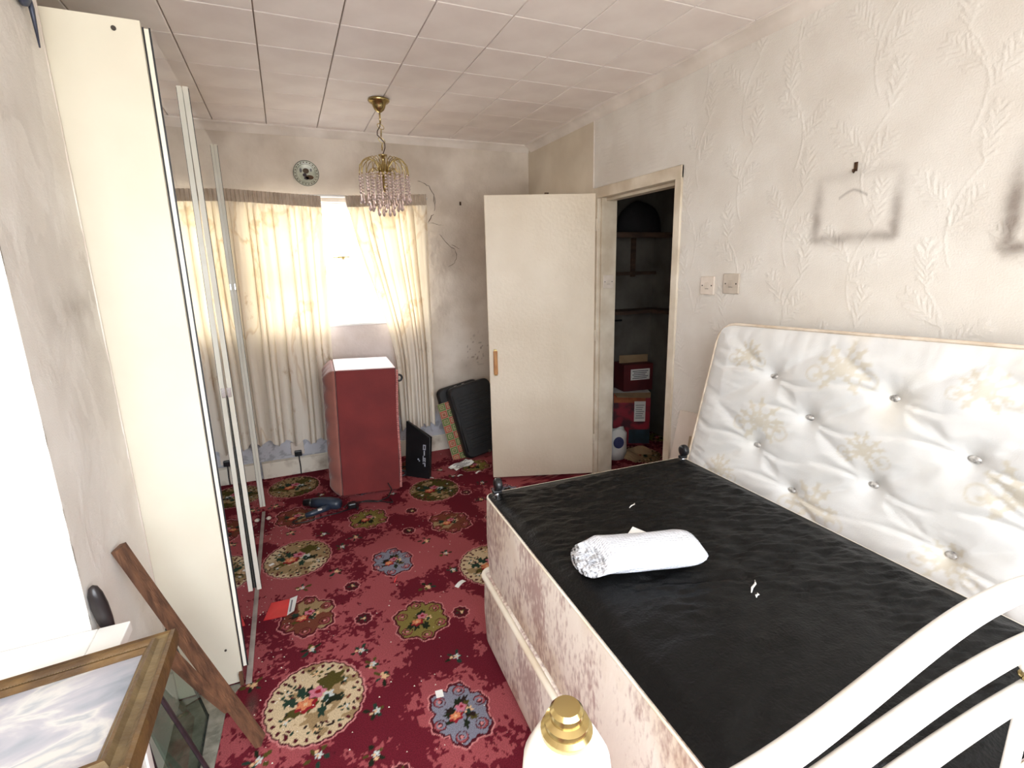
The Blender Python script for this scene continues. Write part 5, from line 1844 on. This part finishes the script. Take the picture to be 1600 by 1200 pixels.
PT = math.radians(5.0)
pf = thing('framed_picture', 'gilt-framed cloudy seascape painting lying on the white cabinet', 'picture', (-.588, .912, .727), (math.radians(-13.5), 0, PT))
PW, PH_ = .62, .495    # outer size
prof = [(.0, .0), (.0, .020), (.004, .030), (.010, .032), (.014, .028), (.020, .024), (.030, .026), (.036, .034), (.040, .036), (.043, .033), (.046, .026), (.050, .025), (.053, .020), (.056, .016), (.056, .0)]
bands = [(0, 5, 'gold', 'rail'), (4, 8, 'gilt_pale', 'cove'), (7, 15, 'gold', 'inner_slip')]
hx, hy = PW / 2, PH_ / 2
for side in range(4):
    ang = side * PI / 2
    hl = hx if side % 2 == 0 else hy
    hd2 = hy if side % 2 == 0 else hx
    par = pf
    for bi, (a, b_, mm, nm) in enumerate(bands):
        pr_ = prof[a:b_]
        vs = [(-(hl - d), -(hd2 - d), z) for d, z in pr_] + [((hl - d), -(hd2 - d), z) for d, z in pr_]
        n2_ = len(pr_)
        fs = [(k, k + 1, n2_ + k + 1, n2_ + k) for k in range(n2_ - 1)]
        ob = MB().add(vs, fs).xf(Matrix.Rotation(ang, 4, 'Z')).build(nm, M[mm], par, True, angle=35)
        if bi == 0:
            par = ob
    bdp = [((-hl + .047) + k * .0045, -(hd2 - .047), .0265) for k in range(int((2 * hl - .094) / .0045))]
    mb = MB()
    for p_ in bdp:
        mb.add([(p_[0] - .0016, p_[1] - .0014, p_[2]), (p_[0] + .0016, p_[1] - .0014, p_[2]), (p_[0] + .0016, p_[1] + .0014, p_[2]), (p_[0] - .0016, p_[1] + .0014, p_[2]), (p_[0], p_[1], p_[2] + .0016)], [(0, 1, 4), (1, 2, 4), (2, 3, 4), (3, 0, 4)])
    ob = mb.xf(Matrix.Rotation(ang, 4, 'Z')).build('beading', M['gilt_pale'], par)
    ob['kind'] = 'stuff'
MB().box(-hx + .05, hx - .05, -hy + .05, hy - .05, .004, .014).build('canvas', M['painting'], pf)

hd3 = thing('black_handled_tool', 'tool with a black oval handle upright behind the cabinet', 'tool', (-.446, 1.372, .005), (math.radians(2), math.radians(-3), 0))
MB().tube([(.004, 0, .60), (.004, 0, .632), (.002, 0, .66), (0, 0, .70), (-.001, 0, .73), (-.001, 0, .748), (-.001, 0, .754)], [.009, .012, .0155, .017, .0145, .009, .002], 14).build('handle', M['black_handle'], hd3, True)
MB().tube([(0, 0, .0), (.004, 0, .60)], .006, 10).build('shaft', M['iron'], hd3, True)
st_ = thing('wooden_stick', 'split length of old brown timber leaning on the pier', 'timber', (-.232, 1.528, .006))
a, b_ = np.array([0, 0, .006]), np.array([-.252, .012, .745])


def plank(p, q, w, th, nm, par, wdir=(0, 1, 0), taper=1.0):
    ax = unit(q - p)
    wv = unit(np.asarray(wdir, float) - ax * (np.asarray(wdir, float) @ ax))
    nv_ = np.cross(ax, wv)
    vs, fs = [], []
    K = 8
    for k in range(K + 1):
        t_ = k / K
        c0 = p + (q - p) * t_ + nv_ * .004 * math.sin(3 * t_)
        ww = w * (1 + (taper - 1) * t_) * (1 + .06 * math.sin(5 * t_ + 1))
        for (i, j) in ((-1, -1), (1, -1), (1, 1), (-1, 1)):
            vs.append(c0 + wv * i * ww / 2 + nv_ * j * th / 2)
    for k in range(K):
        for m2 in range(4):
            fs.append((k * 4 + m2, k * 4 + (m2 + 1) % 4, (k + 1) * 4 + (m2 + 1) % 4, (k + 1) * 4 + m2))
    fs += [(3, 2, 1, 0), (K * 4, K * 4 + 1, K * 4 + 2, K * 4 + 3)]
    return MB().add(vs, fs).build(nm, M['wood'], par)


plank(a, b_, .040, .018, 'shaft', st_, (.35, 1, 0), .95)
plank(a + (b_ - a) * .22 + np.array([-.012, -.012, -.004]), np.array([-.188, -.045, .455]), .018, .020, 'split_piece', st_, (.35, 1, 0), 2.0)
gs = thing('glass_sheet', 'loose sheet of clear glass leaning on the pier behind the cabinet', 'glass', (-.40, 1.545, .0045))
rotg = Matrix.Rotation(-math.atan2(.088, .5), 4, 'Y')
MB().box(-.003, .003, -.165, .167, 0, .37).xf(rotg).build('pane', M['sheet_glass'], gs)
MB().box(-.0035, .0035, .1673, .1725, 0, .37).xf(rotg).build('far_edge', M['glass_edge'], gs)
MB().box(-.0035, .0038, -.165, .1725, -.0005, .005).xf(Matrix.Translation((.0005, 0, .001)) @ rotg).build('bottom_edge', M['glass_edge'], gs)
ib = thing('iron_bar', 'dark iron bar leaning beside the glass sheet', 'bar', (-.372, 1.49, .008))
MB().tube([(0, 0, .0), (-.058, -.10, .42)], .0095, 8, flat=.5).build('bar', M['iron'], ib)
